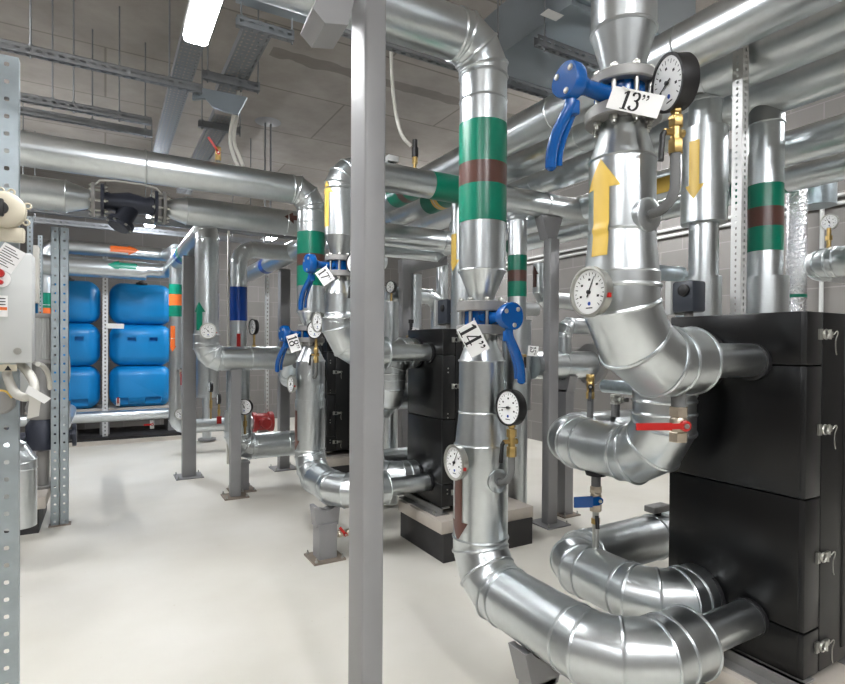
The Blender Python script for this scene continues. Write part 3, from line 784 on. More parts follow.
# ================================================================== CEILING HEADERS (right)
def header(name_label, x, z, r, y0, y1, bands=(), beads=.9):
    root = thing('header_pipe', name_label, 'pipe', V((x, y0, z)), 'overhead header pipes along the right')
    L = y1 - y0; k = int(L / beads)
    section(root, (x, y0, z), (x, y1, z), r, beads=[(i + .6) / (k + .2) for i in range(k)])
    for a, b, m in bands: band(root, (x, 0, z), (0, 1, 0), a, b, r, m)
    return root
header('overhead header pipe nearest the centre, first of the parallel header pipes', 2.52, 3.06, .118, -.6, 8.6, [(4.42, 4.60, T_GREEN), (4.60, 4.70, T_BROWN), (4.70, 4.90, T_GREEN)])
header('overhead header pipe with the 13 side riser, second of the parallel header pipes', 2.97, 3.08, .125, -.6, 8.2, [(4.52, 4.70, T_GREEN), (4.70, 4.80, T_YELLOW), (4.80, 5.0, T_GREEN)])
header('overhead header pipe above the banded riser, third of the parallel header pipes', 3.47, 3.09, .132, -.6, 7.4)
h4 = header('lower header pipe behind the banded riser, fourth of the parallel header pipes', 3.78, 2.83, .110, -.2, 6.2)
arrow(h4, (3.78, 0, 2.83), (0, 1, 0), .110, V((-1, 0, -.35)), 2.95, 2.4, .12, .2, .16, T_YELLOW)
h5 = header('lowest header pipe on the wall side with green tape, fifth of the parallel header pipes', 4.12, 2.73, .088, -.2, 5.35,
            [(2.05, 2.2, T_GREEN), (2.2, 2.3, T_BROWN), (2.3, 2.42, T_GREEN), (4.85, 5.08, T_GREEN)])
route(h5, [(4.12, 5.30, 2.73), (4.12, 5.52, 2.73), (4.12, 5.52, 2.05), (4.9, 5.52, 2.05)], .088, .13, 4)

def riser(label, x, y, prof, loc_z, bands=(), m=None, beads=()):
    root = thing('riser_pipe', label, 'pipe', V((x, y, 0)), 'vertical riser pipes behind the nearest heat exchanger')
    up = V((0, 0, 1))
    for (z0, z1, r, mm) in prof:
        section(root, (x, y, z0), (x, y, z1), r, mm or GALV)
    for z, r in beads: M().cbead((x, y, z), up, r, .005).build('seam_bead', GALV, root)
    for a, b, r, mm in bands: band(root, (x, y, 0), up, a, b, r, mm)
    M().lathe((x, y, 0), up, [(0, .17), (.02, .17)], 28).build('foot_flange', GREY, root)
    return root
GDARK = mat('dull_galvanised_cap', (150, 152, 152), .4, 1, noise=(10, .15, .05))
def zat(py, d): return 1.55 - (py - 348.5) / F_PX * d
X2, Y2 = 2.97, 1.93; d2 = .5 * X2 + .866 * Y2
r2 = riser('silver riser with a yellow downward arrow behind the nearest heat exchanger', X2, Y2,
      [(.02, zat(277, d2), .095, None), (zat(277, d2), zat(224, d2), .078, None), (zat(224, d2), zat(131, d2), .122, None), (zat(131, d2), zat(100, d2), .088, None), (zat(100, d2), 3.02, .088, GDARK)], 0, beads=[(zat(104, d2), .089)])
arrow(r2, (X2, Y2, 0), (0, 0, 1), .1225, facing((X2, Y2), -.42), zat(146, d2), zat(203, d2), .058, .11, .08, T_YELLOW)
X3, Y3 = 3.47, 1.86; d3 = .5 * X3 + .866 * Y3
riser('silver riser with green and brown bands behind the nearest heat exchanger', X3, Y3,
      [(.02, zat(277, d3), .128, None), (zat(277, d3), zat(126, d3), .096, None), (zat(126, d3), 3.02, .098, GDARK)], 0,
      [(zat(209, d3), zat(186, d3), .096, T_GREEN), (zat(228, d3), zat(209, d3), .096, T_BROWN), (zat(252, d3), zat(228, d3), .096, T_GREEN)], beads=[(zat(126, d3), .099)])
p = atD(797, 200, 4.0)
ft = thing('foil_wrapped_pipe', 'pipe wrapped in crinkled aluminium foil behind the nearest heat exchanger', 'pipe', V((p.x, p.y, 0)))
section(ft, (p.x, p.y, .03), (p.x, p.y, zat(190, 4.0)), .066, FOIL); section(ft, (p.x, p.y, zat(190, 4)), (p.x, p.y, 2.62), .03, GALV, name='bare_pipe')
M().lathe((p.x, p.y, 0), (0, 0, 1), [(0, .09), (.03, .09)], 20).build('foot_flange', GREY, ft)
section(ft, (p.x, p.y, zat(297, 4)), (p.x, p.y, zat(294, 4)), .069, T_GREEN, name='green_tape')
pw = atD(812, 110, 4.3)
bp = thing('riser_pipe', 'plain bluish riser under the third header pipe at the right edge', 'pipe', V((pw.x, pw.y, 0)), 'vertical riser pipes behind the nearest heat exchanger')
section(bp, (4.62, 2.1, 2.62), (4.62, 2.1, 3.05), .12, GALVB)
bp.location = (4.62, 2.1, 0)
for ch in bp.children:
    for vv in ch.data.vertices: vv.co += V((pw.x - 4.62, pw.y - 2.1, 0))
# end-on horizontal pipe at the right edge with gauge
q0 = atX(812, 262, 4.15)
wp = thing('insulated_pipe', 'short silver pipe at the right edge carrying a small gauge', 'pipe', q0)
route(wp, [(4.15, .6, q0.z - .02), (4.15, q0.y - .02, q0.z - .02), (5.4, q0.y - .02, q0.z - .02)], .10, .13, 4)
gc = atX(829, 222, 4.15)
g = thing('pressure_gauge', 'small round gauge on the short pipe at the right edge', 'pressure gauge', V((4.15, gc.y, q0.z + .08)))
nn = facing(gc, -.35); cs = bezel_case(g, gc, nn, .052, .035, BOLT, BOLT); dial_face(cs, gc - nn * .006, nn, .046, 120)
M().cyl((4.15, gc.y, q0.z + .075), (4.15, gc.y, gc.z - .04), .013, n=12).cyl((4.15, gc.y, q0.z + .13), (4.15, gc.y, q0.z + .16), .022, n=6).build('brass_stem', BRASS, g)

# perforated strut behind the nearest heat exchanger
def channel_post(label, x, y, z0, z1, w=.041, pitch=.05, hole=(.014, .026), m=None, name='perforated_strut', group=None):
    n = int((z1 - z0) / pitch); root = thing(name, label, 'strut', V((x, y, z0)), group)
    M().perf((x, y + w, z0), (0, -1, 0), (0, 0, 1), 1, n, w, pitch, hole[0], hole[0], .0025).build('side_web', m or STRUT, root)
    M().perf((x, y, z0), (1, 0, 0), (0, 0, 1), 1, n, w, pitch, hole[0], hole[1], -.0025).bb((x + w - .003, y, z0), (x + w, y + w, z0 + n * pitch)).build('front_web', m or STRUT, root)
    return root
s = atD(744, 300, 2.78)
channel_post('galvanised perforated strut between the two risers behind the nearest heat exchanger', s.x - .03, s.y, 0, 3.30, .052, .032, (.013, .018), BRIGHT)
# actuator boxes on control valves behind the heat exchangers
def actuator(label, px, py, d, pipe_lab, k=1):
    c = atD(px, py, d)
    root = thing('valve_actuator', label, 'actuator', c)
    M().rbox(c, (.11 * k, .12 * k, .16 * k), .014).build('cover', DGREY, root)
    M().rbox(c + V((-.004, .075 * k, -.003)), (.125 * k, .035, .175 * k), .006).build('back_plate', LGREY, root)
    M().lathe(c + V((-.053 * k, -.01, .03)), (-1, 0, 0), [(0, .032), (.012, .03), (.016, .02)], 20).build('knob', PLASTIC, root)
    M().cyl(c + V((0, 0, -.08)), V((c.x, c.y, 1.14)), .022, n=14).lathe((c.x, c.y, 1.0), (0, 0, 1), [(0, .06), (.05, .07), (.10, .06), (.15, .03)], 20).build('valve_neck', CAST, root)
    M().cyl((c.x - .2, c.y, 1.0), (c.x + .2, c.y, 1.0), .05, n=20).build('valve_body', BLACKIRON, root)
    return root
actuator('grey and white valve actuator box behind the nearest heat exchanger', 689, 297, 2.82, '')
actuator('dark grey valve actuator box behind the foreground 14 tag valve', 449, 312, 4.9, '', 1.35)

# rear-row pipework seen between the foreground pipes
def simple_pipe(label, pts, r, bands=(), bend=None, m=None, name='insulated_pipe', group=None, seg=3, arrows=()):
    root = thing(name, label, 'pipe', V(pts[0]), group)
    route(root, pts, r, bend or r * 1.4, seg, m or GALV, 1.3, .0045, 28)
    for p, ax, a, b, mm in bands: band(root, p, ax, a, b, r, mm, 28)
    for p, ax, f, t0, t1, w, hw, hl, mm in arrows: arrow(root, p, ax, .1405 if label.startswith('silver pipe with a green upward') else r, f, t0, t1, w, hw, hl, mm)
    return root
d = 4.9; q = atD(517, 300, d); zz = lambda py: zat(py, d)
p15 = thing('insulated_pipe', 'slim vertical pipe with green and brown bands between foreground pipe and grey post', 'pipe', V((q.x, q.y, .3)))
section(p15, (q.x, q.y, zz(321)), (q.x, q.y, zz(222)), .083, n=28); section(p15, (q.x, q.y, 1.0), (q.x, q.y, zz(321)), .128, n=28, beads=(.99, .3))
route(p15, [(q.x, q.y, zz(222)), (q.x, q.y, 2.80), (q.x, q.y + 1, 2.80)], .083, .12, 3, n=28)
route(p15, [(q.x, q.y, 1.0), (q.x, q.y, .02)], .10, n=28)
for a, b, m in ((272, 257, T_GREEN), (283, 272, T_BROWN), (298, 283, T_GREEN)): band(p15, (q.x, q.y, 0), (0, 0, 1), zz(a), zz(b), .083, m, 28)
t = atD(533, 351, 4.6); number_tag('small white paper tag with a rotated number behind the blue lever', "15''", t, face_cam(t), .085, .085, 95, t + V((-.03, 0, .05)), size=.05)
hh = atD(525, 357, 4.62); h = p15
M().cyl(hh, hh + V((0, 0, -.09)), .012, n=10).build('valve_grip', PLASTIC, h); M().cyl(hh + V((0, 0, .01)), V((q.x, q.y, hh.z + .01)), .014, n=10).build('valve_spindle', BRASS, h)
p = atD(456, 250, 4.45)
simple_pipe('vertical pipe with yellow downward arrow half hidden behind the foreground banded pipe', [(p.x + .06, p.y, 2.72), (p.x + .06, p.y, .02)], .09,
            arrows=[((p.x + .06, p.y, 0), (0, 0, 1), facing(p, -.8), 2.46, 2.16, .07, .13, .09, T_YELLOW)])
a = atD(540, 365, 4.95); b = atD(606, 368, 5.2)
hp = thing('insulated_pipe', 'horizontal silver pipe with flanged end behind the grey post at mid height', 'pipe', a)
route(hp, [(a.x - .1, a.y, a.z), (a.x + .62, a.y, a.z)], .125, n=28, step=.4)
M().lathe((a.x + .62, a.y, a.z), (1, 0, 0), [(0, .2), (.05, .2)], 30).build('flange', CAST, hp)
route(hp, [(a.x + .28, a.y, a.z + .1), (a.x + .28, a.y, a.z + .36), (a.x + .9, a.y, a.z + .36)], .075, .1, 3, n=24)
pipe_support('dark grey support under the flanged mid-height pipe behind the grey post', a.x + .32, a.y, a.z - .1, .2, 'X', .10, True, .2)
a = atD(545, 300, 5.6)
simple_pipe('bent small pipe with a green end right of the slim banded pipe', [(a.x - .05, a.y, 2.4), (a.x - .05, a.y, a.z), (a.x + .6, a.y, a.z)], .085,
            [((0, a.y, a.z), (1, 0, 0), a.x + .40, a.x + .5, T_GREEN)], arrows=[((a.x - .05, a.y, 0), (0, 0, 1), facing(a, -.8), a.z + .12, a.z + .34, .06, .11, .09, T_BROWN)])
a = atD(672, 274, 4.3)
simple_pipe('pale pipe behind the yellow arrow pipe above the actuator box', [(a.x - .7, a.y, a.z), (a.x + .15, a.y, a.z), (a.x + .15, a.y, 1.2), (a.x + .15, a.y + .8, 1.2)], .06, m=GALVB)
# pipes behind the middle heat exchanger
a = atD(424, 300, 6.2)
simple_pipe('bent grey pipe arching down right of the grey post behind the middle heat exchanger', [(a.x - .5, a.y, 2.12), (a.x + .19, a.y, 2.12), (a.x + .19, a.y, .03)], .085, m=GALV, bend=.16)
a = atD(430, 255, 6.4)
simple_pipe('upper bent pipe arching behind the middle heat exchanger', [(a.x - .7, a.y, 2.62), (a.x + .17, a.y, 2.62), (a.x + .17, a.y, .03)], .07, bend=.14)
a = atD(414, 300, 6.1)
simple_pipe('vertical pipe close behind the grey post right of the central post', [(a.x, a.y, 2.35), (a.x, a.y, .03)], .085)
c = atD(390, 287, 5.3)
g = thing('pressure_gauge', 'small black gauge peeping out right of the central post', 'pressure gauge', c)
nn = facing(c, -.7); cs = bezel_case(g, c, nn, .06, .045, PLASTIC, None); dial_face(cs, c - nn * .006, nn, .053, 100)
M().cyl(c - nn * .02 + V((0, 0, -.05)), c - nn * .02 + V((0, 0, -.16)), .012, n=10).build('brass_stem', BRASS, g)
simple_pipe('vertical pipe under the small gauge right of the central post', [(c.x + .02, c.y + .02, c.z - .14), (c.x + .02, c.y + .02, .03)], .075)

# ================================================================== LEFT SIDE PERFORATED UPRIGHTS
def upright(label, x, y, z1, w, n_cols, pitch=.075, hole=.019, depth=.05, foot=True):
    root = thing('perforated_upright', label, 'upright', V((x, y, 0)), 'perforated steel uprights')
    n = int(z1 / pitch)
    for k in range(n_cols):
        xx = x + k * (w + .004); z0 = z1 - n * pitch
        g = M().perf((xx, y, z0), (1, 0, 0), (0, 0, 1), 1, n, w, pitch, hole, hole, -.003)
        g.bb((xx, y, z0), (xx + .003, y + depth, z1)).bb((xx + w - .003, y, z0), (xx + w, y + depth, z1))
        g.bb((xx, y + depth - .003, z0), (xx + .014, y + depth, z1)).bb((xx + w - .014, y + depth - .003, z0), (xx + w, y + depth, z1))
        g.build('channel', STRUT, root)
    if foot: M().bb((x - .015, y - .02, 0), (x + n_cols * (w + .004) + .015, y + depth + .02, .01)).build('foot_plate', PLATE, root)
    return root
u1 = atD(18.5, 684, 2.42)
upright('tall perforated upright at the left edge of the photo', u1.x - .085, u1.y, 2.80, .085, 1, .075, .019)
u2 = atZ(50.5, 527, 0)
upright('twin perforated upright standing on the floor left of the blue tanks', u2.x, u2.y, 2.55, .062, 2, .075, .017)
for px, d, zt, nm in ((38, 7.3, 3.0, 'slim perforated strut behind the twin upright'), (27, 6.0, 2.95, 'slim perforated strut next to the beige junction box')):
    q = atD(px, 300, d); channel_post(nm, q.x, q.y, 0, zt, .05, .05, (.016, .022), None, 'perforated_strut', 'slim struts at the far left')

# control box on the left upright
bx = atD(33, 363, 2.30)
y0 = bx.y
cb = thing('control_box', 'light grey control box with red push button at the left edge', 'control box', V((bx.x - .1, y0, bx.z)))
zt = zat(258, 2.3); zb = bx.z
M().rbox((bx.x - .26, y0 + .04, (zt + zb) / 2), (.52, .11, zt - zb), .01).build('body', LGREY, cb)
dr = M().rbox((bx.x - .385, y0 - .028, (zt + zb) / 2 + .05), (.52, .03, zt - zb - .12), .008).build('lid', LGREY, cb)
for z in (zt - .03, zb + .165): M().cyl((bx.x - .145, y0 - .042, z), (bx.x - .145, y0 - .048, z), .012, n=16).build('lid_screw', PLASTIC, dr)
kb = atY(1, 279, y0 - .045)
k = M().lathe(kb, (0, -1, 0), [(0, .033), (.008, .033), (.01, .03)], 30).build('button_ring', WHITE, dr)
M().lathe(kb + V((-.004, -.010, .022)), (0, -1, 0), [(0, .018), (.014, .016)], 20).build('red_button', RED, k)
M().lathe(kb + V((0, -.010, -.014)), (0, -1, 0), [(0, .010), (.012, .008)], 20).build('small_button', RED, k)
lb = atY(0, 306, y0 - .044)
l = M().box(lb, (.05, .002, .085)).build('paper_label', WHITE, dr); M().box(lb + V((0, -.0015, -.01)), (.046, .001, .012)).build('orange_stripe', T_ORANGE, l)
g = M()
for i in range(3): g.box(lb + V((0, -.0015, .03 - i * .012)), (.036, .001, .004))
g.build('print_lines', INK, l)
M().cyl((bx.x - .05, y0 - .016, zb + .05), (bx.x - .05, y0 - .024, zb + .05), .014, n=14).build('hinge_screw', BOLT, cb)
# second, white box behind it
w = atD(45, 340, 2.6)
wb2 = thing('drive_unit', 'white drive unit behind the grey control box', 'control box', w)
M().rbox((w.x - .14, w.y + .06, 1.62), (.16, .10, .62), .02).build('body', LGREY, wb2); M().bb((w.x - .05, w.y + .03, 1.75), (w.x - .03, w.y + .12, 2.02)).build('side_rail', CABLE, wb2)
# beige round junction box / switch
c = atD(4, 209, 2.25)
jb = thing('pressure_switch', 'round beige switch housing with black knob at the left edge', 'switch', c)
nn = V((0, -1, 0))
h = M().lathe(c + V((0, .05, 0)), nn, [(0, .07), (.02, .075), (.055, .072), (.065, .06), (.07, .03)], 36)
for a in (20, 75, -30, 100, 160, 200, 255): h.torus(c + V((cos(radians(a)), 0, sin(radians(a)))) * .082 + V((0, .03, 0)), nn, .011, .005, 14, 6)
h.build('housing', BEIGE, jb)
kn = M().rbox(c + V((-.008, -.026, 0)), (.022, .03, .07), .005).cyl(c + V((-.008, -.01, 0)), c + V((-.008, -.03, 0)), .026, n=20).build('knob', PLASTIC, jb)
M().rbox(c + V((.01, .045, -.095)), (.11, .05, .06), .008).build('lower_body', BEIGE, jb)
tc = atD(8, 258, 2.2); u, v, w = frame(nn)
tg = thing('paper_tag', 'printed white paper tag below the beige switch housing', 'tag', tc)
a = radians(-30); uu = V((cos(a), 0, sin(a))); vv = V((-sin(a), 0, cos(a)))
M().prism([(-.04, -.05), (.04, -.05), (.04, .05), (-.04, .05)], tc, uu, vv, nn, .001).build('sheet', WHITE, tg)
g = M()
for i in range(8): g.prism([(-.032, .035 - i * .01), (.02 + .012 * ((i * 7) % 3 - 1), .035 - i * .01), (.02 + .012 * ((i * 7) % 3 - 1), .038 - i * .01), (-.032, .038 - i * .01)], tc + nn * .0014, uu, vv, nn, .0004)
g.build('print_lines', INK, tg)
# cables and labels under the control box
def cable(label, pts, r, m=None, name='cable', group=None):
    o = M().sweep(smooth(pts, 3), r, 12).build(name, m or CABLE, None, 60); tag(o, label, 'cable', group); return o
def P(px, py, d): return atD(px, py, d)
cable('thick white conduit looping under the grey control box', [P(6, 366, 2.33), P(8, 380, 2.3), P(16, 396, 2.27), P(30, 398, 2.27), P(36, 388, 2.3), P(30, 374, 2.34), P(20, 364, 2.36)], .018)
cable('white conduit bent from drive unit to the twin upright', [P(38, 364, 2.7), P(44, 366, 2.8), P(49, 375, 2.9), P(50, 388, 3.0)], .012)
cable('thin white cable hanging behind the twin upright near the tanks', [P(66, 346, 4.9), P(69, 362, 4.95), P(69, 378, 4.95), P(66, 388, 4.9)], .012)
lt = thing('cable_labels', 'white cable labels tied to the looping conduit', 'label', P(38, 398, 2.25))
M().prism([(-.045, -.012), (.03, -.03), (.05, .0), (-.04, .022)], P(38, 394, 2.25), (.9, 0, -.4), (.2, 0, .95), nn, .002).build('upper_label', WHITE, lt)
M().prism([(-.02, -.06), (.02, -.05), (.03, .04), (-.01, .045)], P(33, 404, 2.25), (1, 0, 0), (0, 0, 1), nn, .002).build('lower_label', CABLE, lt)
wl = thing('warning_label', 'small label with warning triangle below the grey control box', 'label', P(8, 368, 2.27))
pc = P(8, 368, 2.26); M().prism([(-.03, -.014), (.03, -.014), (.03, .014), (-.03, .014)], pc, (1, 0, 0), (0, 0, 1), nn, .002).build('sheet', BEIGE, wl)
M().prism([(-.012, -.01), (.012, -.01), (0, .011)], pc + nn * .002, (1, 0, 0), (0, 0, 1), nn, .0006).build('triangle', INK, wl)
pc = P(2, 402, 2.36); rd = thing('cable_gland', 'grey round cable gland with yellow wire at the left edge', 'gland', pc)
M().lathe(pc, nn, [(0, .05), (.03, .05), (.04, .04)], 26).build('disc', CAST, rd); M().sweep(smooth([pc + V((-.03, -.05, .05)), pc + V((.02, -.055, .055)), pc + V((.04, -.05, .02))]), .004, 8).build('wire', T_YELLOW, rd)

# pump with finned motor on its plinth, left
pl = thing('plinth', 'small plinth of dark base and pale slab behind the left upright', 'plinth', V((-.75, 5.2, 0)))
e = atZ(43, 533, 0)
M().bb((e.x - .75, e.y + .02, 0), (e.x - .03, e.y + .75, .20)).build('base', DARKBASE, pl); M().rbox((e.x - .37, e.y + .39, .25), (.78, .80, .10), .008).build('slab', CONC, pl)
pm = thing('circulation_pump', 'inline pump with finned grey motor beside the twin upright', 'pump', V((e.x - .2, e.y + .4, .3)))
py_ = e.y + .38; px_ = atY(43, 340, py_).x
g = M()
for i in range(11): g.bb((px_ - .10 + i * .02, py_ - .09, 1.42), (px_ - .09 + i * .02, py_ + .09, 1.78))
g.bb((px_ - .09, py_ - .075, 1.42), (px_ + .09, py_ + .075, 1.78)).build('motor_fins', LGREY, pm)
[M().rbox((px_, py_, zq), (.24, .2, .04), .006).build('motor_end', CAST, pm) for zq in (1.40, 1.80)]
M().lathe((px_, py_, .9), (0, 0, 1), [(0, .1), (.1, .13), (.2, .1), (.3, .08), (.5, .08)], 26).build('motor_stool', CAST, pm)
M().lathe((px_, py_, .62), (0, 0, 1), [(0, .05), (.02, .12), (.22, .13), (.28, .09)], 28).lathe((px_ + .12, py_, .74), (1, 0, 0), [(0, .05), (.1, .05), (.1, .1), (.13, .1)], 22).lathe((px_ - .12, py_, .74), (-1, 0, 0), [(0, .05), (.1, .05), (.1, .1), (.13, .1)], 22).build('pump_body', BLACKIRON, pm)
M().cyl((px_, py_, .3), (px_, py_, .64), .05, n=20).lathe((px_, py_, .3), (0, 0, 1), [(0, .11), (.02, .11)], 20).build('pedestal', CAST, pm)
simple_pipe('silver pipe bending from the left pump down to the floor support', [(px_ + .12, py_ + .3, 1.02), (px_ + .12, py_ + .3, .80), (px_ + .12, py_ + 1.6, .80)], .07, bend=.11)
a = atD(12, 450, 3.7)
simple_pipe('silver elbow pipe low behind the left upright', [(a.x - .8, a.y, .85), (a.x + .04, a.y, .85), (a.x + .04, a.y, .32)], .10, bend=.14)
q = atZ(37, 488, 0)
pipe_support('thin grey support with base plate behind the left plinth', q.x, q.y, .66, .12, 'Y', .06, True, .22)

# ================================================================== BLUE TANKS
def bool_cut(o, cutters):
    for c in cutters:
        md = o.modifiers.new('cut', 'BOOLEAN'); md.object = c; md.operation = 'DIFFERENCE'; md.solver = 'EXACT'
    dg = bpy.context.evaluated_depsgraph_get(); me = bpy.data.meshes.new_from_object(o.evaluated_get(dg))
    o.modifiers.clear(); o.data = me; me.polygons.foreach_set('use_smooth', [True] * len(me.polygons)); me.set_sharp_from_angle(angle=radians(32))
    for c in cutters: bpy.data.objects.remove(c)
TY = 10.25
def tank(label, x0, x1, z0, z1, kind):
    y0, y1 = TY, TY + .72
    cx, cy, cz = (x0 + x1) / 2, (y0 + y1) / 2, (z0 + z1) / 2
    bm = bmesh.new(); bmesh.ops.create_cube(bm, size=1)
    for v in bm.verts: v.co = V((v.co.x * (x1 - x0), v.co.y * (y1 - y0), v.co.z * (z1 - z0)))
    bmesh.ops.bevel(bm, geom=bm.edges[:], offset=.16, segments=4, profile=.42, affect='EDGES')
    for v in bm.verts:                       # blow-moulded bulge towards the front
        k = 1 - min(1, (2 * v.co.x / (x1 - x0)) ** 2); v.co.y -= .03 * k if v.co.y < 0 else 0
    bm.verts.index_update()
    g = M().add([v.co + V((cx, cy, cz)) for v in bm.verts], [[v.index for v in f.verts] for f in bm.faces]); bm.free()
    o = g.build('water_tank', TANKBLUE, None, 30)
    cut = []
    if kind == 'mid':
        for fx in (.34, .68): cut.append(M().bb((x0 + (x1 - x0) * fx - .06, y0 - .1, z0 + .40), (x0 + (x1 - x0) * fx + .06, y0 + .06, z0 + .47)).build('cutter', TANKBLUE))
    if kind == 'low':
        for fx in (.16, .68): cut.append(M().bb((x0 + (x1 - x0) * fx - .12, y0 - .1, z0 - .05), (x0 + (x1 - x0) * fx + .12, y0 + .04, z0 + .17)).build('cutter', TANKBLUE))
    if kind == 'top':
        M().lathe((cx, cy - .2, z1 - .01), (0, 0, 1), [(0, .09), (.03, .09), (.035, .05), (.06, .04)], 20).build('filler_cap', PLASTIC, o).location = V((0, 0, 0))
        ch = o.children[0]
        for vv in ch.data.vertices: vv.co += V((0, 0, 0))
    if cut:
        bpy.context.view_layer.update(); bool_cut(o, cut)
    tag(o, label, 'tank', 'blue water tanks'); return o
tz = [.52, 1.21, 1.90, 2.58]
xa = atY(33, 340, TY).x; xb_ = atY(100, 340, TY).x; xc = atY(109.5, 340, TY).x; xd = atY(173, 340, TY).x
for (x0, x1, nm) in ((xa, xb_, 'left'), (xc, xd, 'right')):
    for i, kd in enumerate(('low', 'mid', 'top')):
        place = {'left': 'behind the twin upright', 'right': 'right of the white slotted strut'}[nm]
        tank({'low': 'lowest blue water tank of the stack ', 'mid': 'middle blue water tank of the stack ', 'top': 'topmost blue water tank of the stack '}[kd] + place, x0, x1, tz[i], tz[i + 1] - .005, kd)
pt = thing('tank_platform', 'low grey platform carrying the blue water tanks', 'platform', V((0, TY, 0)))
M().bb((xa - .1, TY - .05, .44), (xd + .15, TY + .85, .52)).build('deck', CONC, pt)
for x in (xa, (xb_ + xc) / 2, xd): M().bb((x - .07, TY + .0, .0), (x + .07, TY + .8, .44)).build('trestle', GREY, pt)
M().bb((xa - .1, TY - .35, 0), (xd + .15, TY + .85, .10)).build('plinth_slab', DARKBASE, pt)
M().bb((xa - .2, TY - .42, 0), (xd + .15, TY - .35, .06)).build('kerb', CONC, pt)
s = atY(102.5, 340, TY - .16)
channel_post('white slotted strut between the two stacks of blue tanks', s.x, TY - .2, .1, 3.05, .075, .06, (.022, .028), LAMPBODY)
sg = thing('sign_plate', 'small white plate fixed on the slotted strut between blue tanks', 'plate', atY(114, 326, TY - .22))
M().box(atY(115, 326, TY - .215), (.25, .004, .08)).build('plate', WHITE, sg)
q = atY(118, 402, TY - .1); ball_valve('tank_valve', 'small white valve with red lever at the lowest right tank', q, (0, 0, 1), .12, .03, (0, 0, 1), .08, WHITE, RED, None, q + V((0, .12, 0)))
q = atY(152, 424, TY - .5); ball_valve('tank_valve', 'small white valve with red lever below the front tank pipe', q, (0, 0, 1), .14, .035, (-1, 0, 0), .12, LGREY, RED, None, q + V((0, 0, .14)))

# ================================================================== BACKGROUND PIPES BY THE TANKS
z = zat(255, 8.4)
fr = facing
oa = simple_pipe('upper tank-side pipe with the orange arrow', [(-.74, 9.7, 1.4), (-.74, 9.7, z + .02), (.87, 9.7, z + .02), (.87, 8.42, z - .1), (.87, 8.42, .40), (atY(263, 421, 8.42).x - .16, 8.42, .40)], .098,
            [((.87, 8.42, 0), (0, 0, 1), zat(298, 7.75), zat(291, 7.75) + .04, T_GREEN), ((.87, 8.42, 0), (0, 0, 1), zat(309, 7.75), zat(298, 7.75), T_ORANGE), ((.87, 8.42, 0), (0, 0, 1), zat(320, 7.75), zat(309, 7.75), T_GREEN),
             ((-.74, 9.7, 0), (0, 0, 1), 2.08, 2.3, T_GREEN), ((-.74, 9.7, 0), (0, 0, 1), 1.92, 2.08, T_ORANGE), ((-.74, 9.7, 0), (0, 0, 1), 1.70, 1.92, T_GREEN)], bend=.15, seg=4,
            arrows=[((0, 9.7, z + .02), (1, 0, 0), V((0, -1, .2)), .06, .46, .10, .17, .15, T_ORANGE), ((.87, 8.42, 0), (0, 0, 1), facing((.87, 8.42), -.5), 1.82, 1.46, .07, .10, .08, T_ORANGE)])
z2 = 2.72
ga = simple_pipe('silver pipe with a green upward arrow running back to the tanks', [(.50, 9.55, z2), (.88, 9.55, z2), (.88, 5.85, z2), (.88, 5.85, 1.72)], .112, bend=.16, seg=4,
            arrows=[((0, 9.55, z2), (1, 0, 0), V((0, -1, .15)), .42, .03, .09, .17, .15, T_GREEN)],
            bands=[((.88, 0, z2), (0, 1, 0), 7.4, 7.6, T_GREEN), ((.88, 0, z2), (0, 1, 0), 7.6, 7.8, T_BLUE)])
route(ga, [(-2.6, 9.55, z2 - .02), (.55, 9.55, z2 - .02)], .14, n=28)
cone(ga, (.88, 5.85, 0), (0, 0, 1), 1.72, .112, 1.66, .122, n=28)
route(ga, [(.88, 5.85, 1.66), (.88, 5.85, 1.42), (1.60, 5.85, 1.42)], .122, .15, 4, n=28, step=.4)
cone(ga, (0, 5.85, 1.42), (1, 0, 0), 1.60, .122, 1.78, .06, n=28)
M().lathe((1.78, 5.85, 1.42), (1, 0, 0), [(0, .11), (.04, .11)], 26).build('flange', CAST, ga)
arrow(ga, (.88, 5.85, 0), (0, 0, 1), .113, facing((.88, 5.85), -.6), 1.60, 1.98, .07, .13, .1, T_GREEN)
pipe_support('slim grey support under the horizontal run of the green arrow pipe', 1.16, 5.85, 1.31, .12, 'X', .10, False, .24)
c = atD(208, 331, 5.25); thermometer('thermometer', 'steel rimmed dial thermometer beside the green upward arrow', c, facing(c, -.2), .075, c + V((.02, .12, 0)), 130)
c = atD(180, 414, 7.6); thermometer('thermometer', 'dial thermometer low on the pipe with orange and green bands', c, facing(c, -.3), .075, c + V((.02, .1, 0)), 130)
z3 = zat(414, 9.2)
simple_pipe('silver pipe along the floor in front of the blue tanks', [(-2.2, 9.75, .45), (1.05, 9.75, .45)], .085)
# blue banded pipe
bx_, by_ = 1.25, 6.15; db = .5 * bx_ + .866 * by_
bb_ = simple_pipe('vertical pipe with a royal blue band', [(3.0, by_, 2.60), (bx_, by_, 2.60), (bx_, by_, 1.45)], .088, [((bx_, by_, 0), (0, 0, 1), zat(323.5, db), zat(290, db), T_BLUE)], bend=.17, seg=4)
section(bb_, (bx_, by_, .85), (bx_, by_, 1.45), .118, n=28, beads=(.98, .5))
route(bb_, [(bx_, by_, .85), (bx_, by_, .45), (2.15, by_, .45)], .14, .18, 4, n=28, step=.5)
pipe_support('grey support post under the elbow of the royal blue banded pipe', bx_ + .02, by_ - .08, .315, .15, 'X', .13, False, .26)
M().prism([(-.02, -.10), (.02, -.10), (.018, .10), (-.018, .10)], V((bx_ - .02, by_ - .10, 1.58)), (1, 0, 0), (0, 0, 1), (0, -1, 0), .02).build('red_handle', RED, bb_)
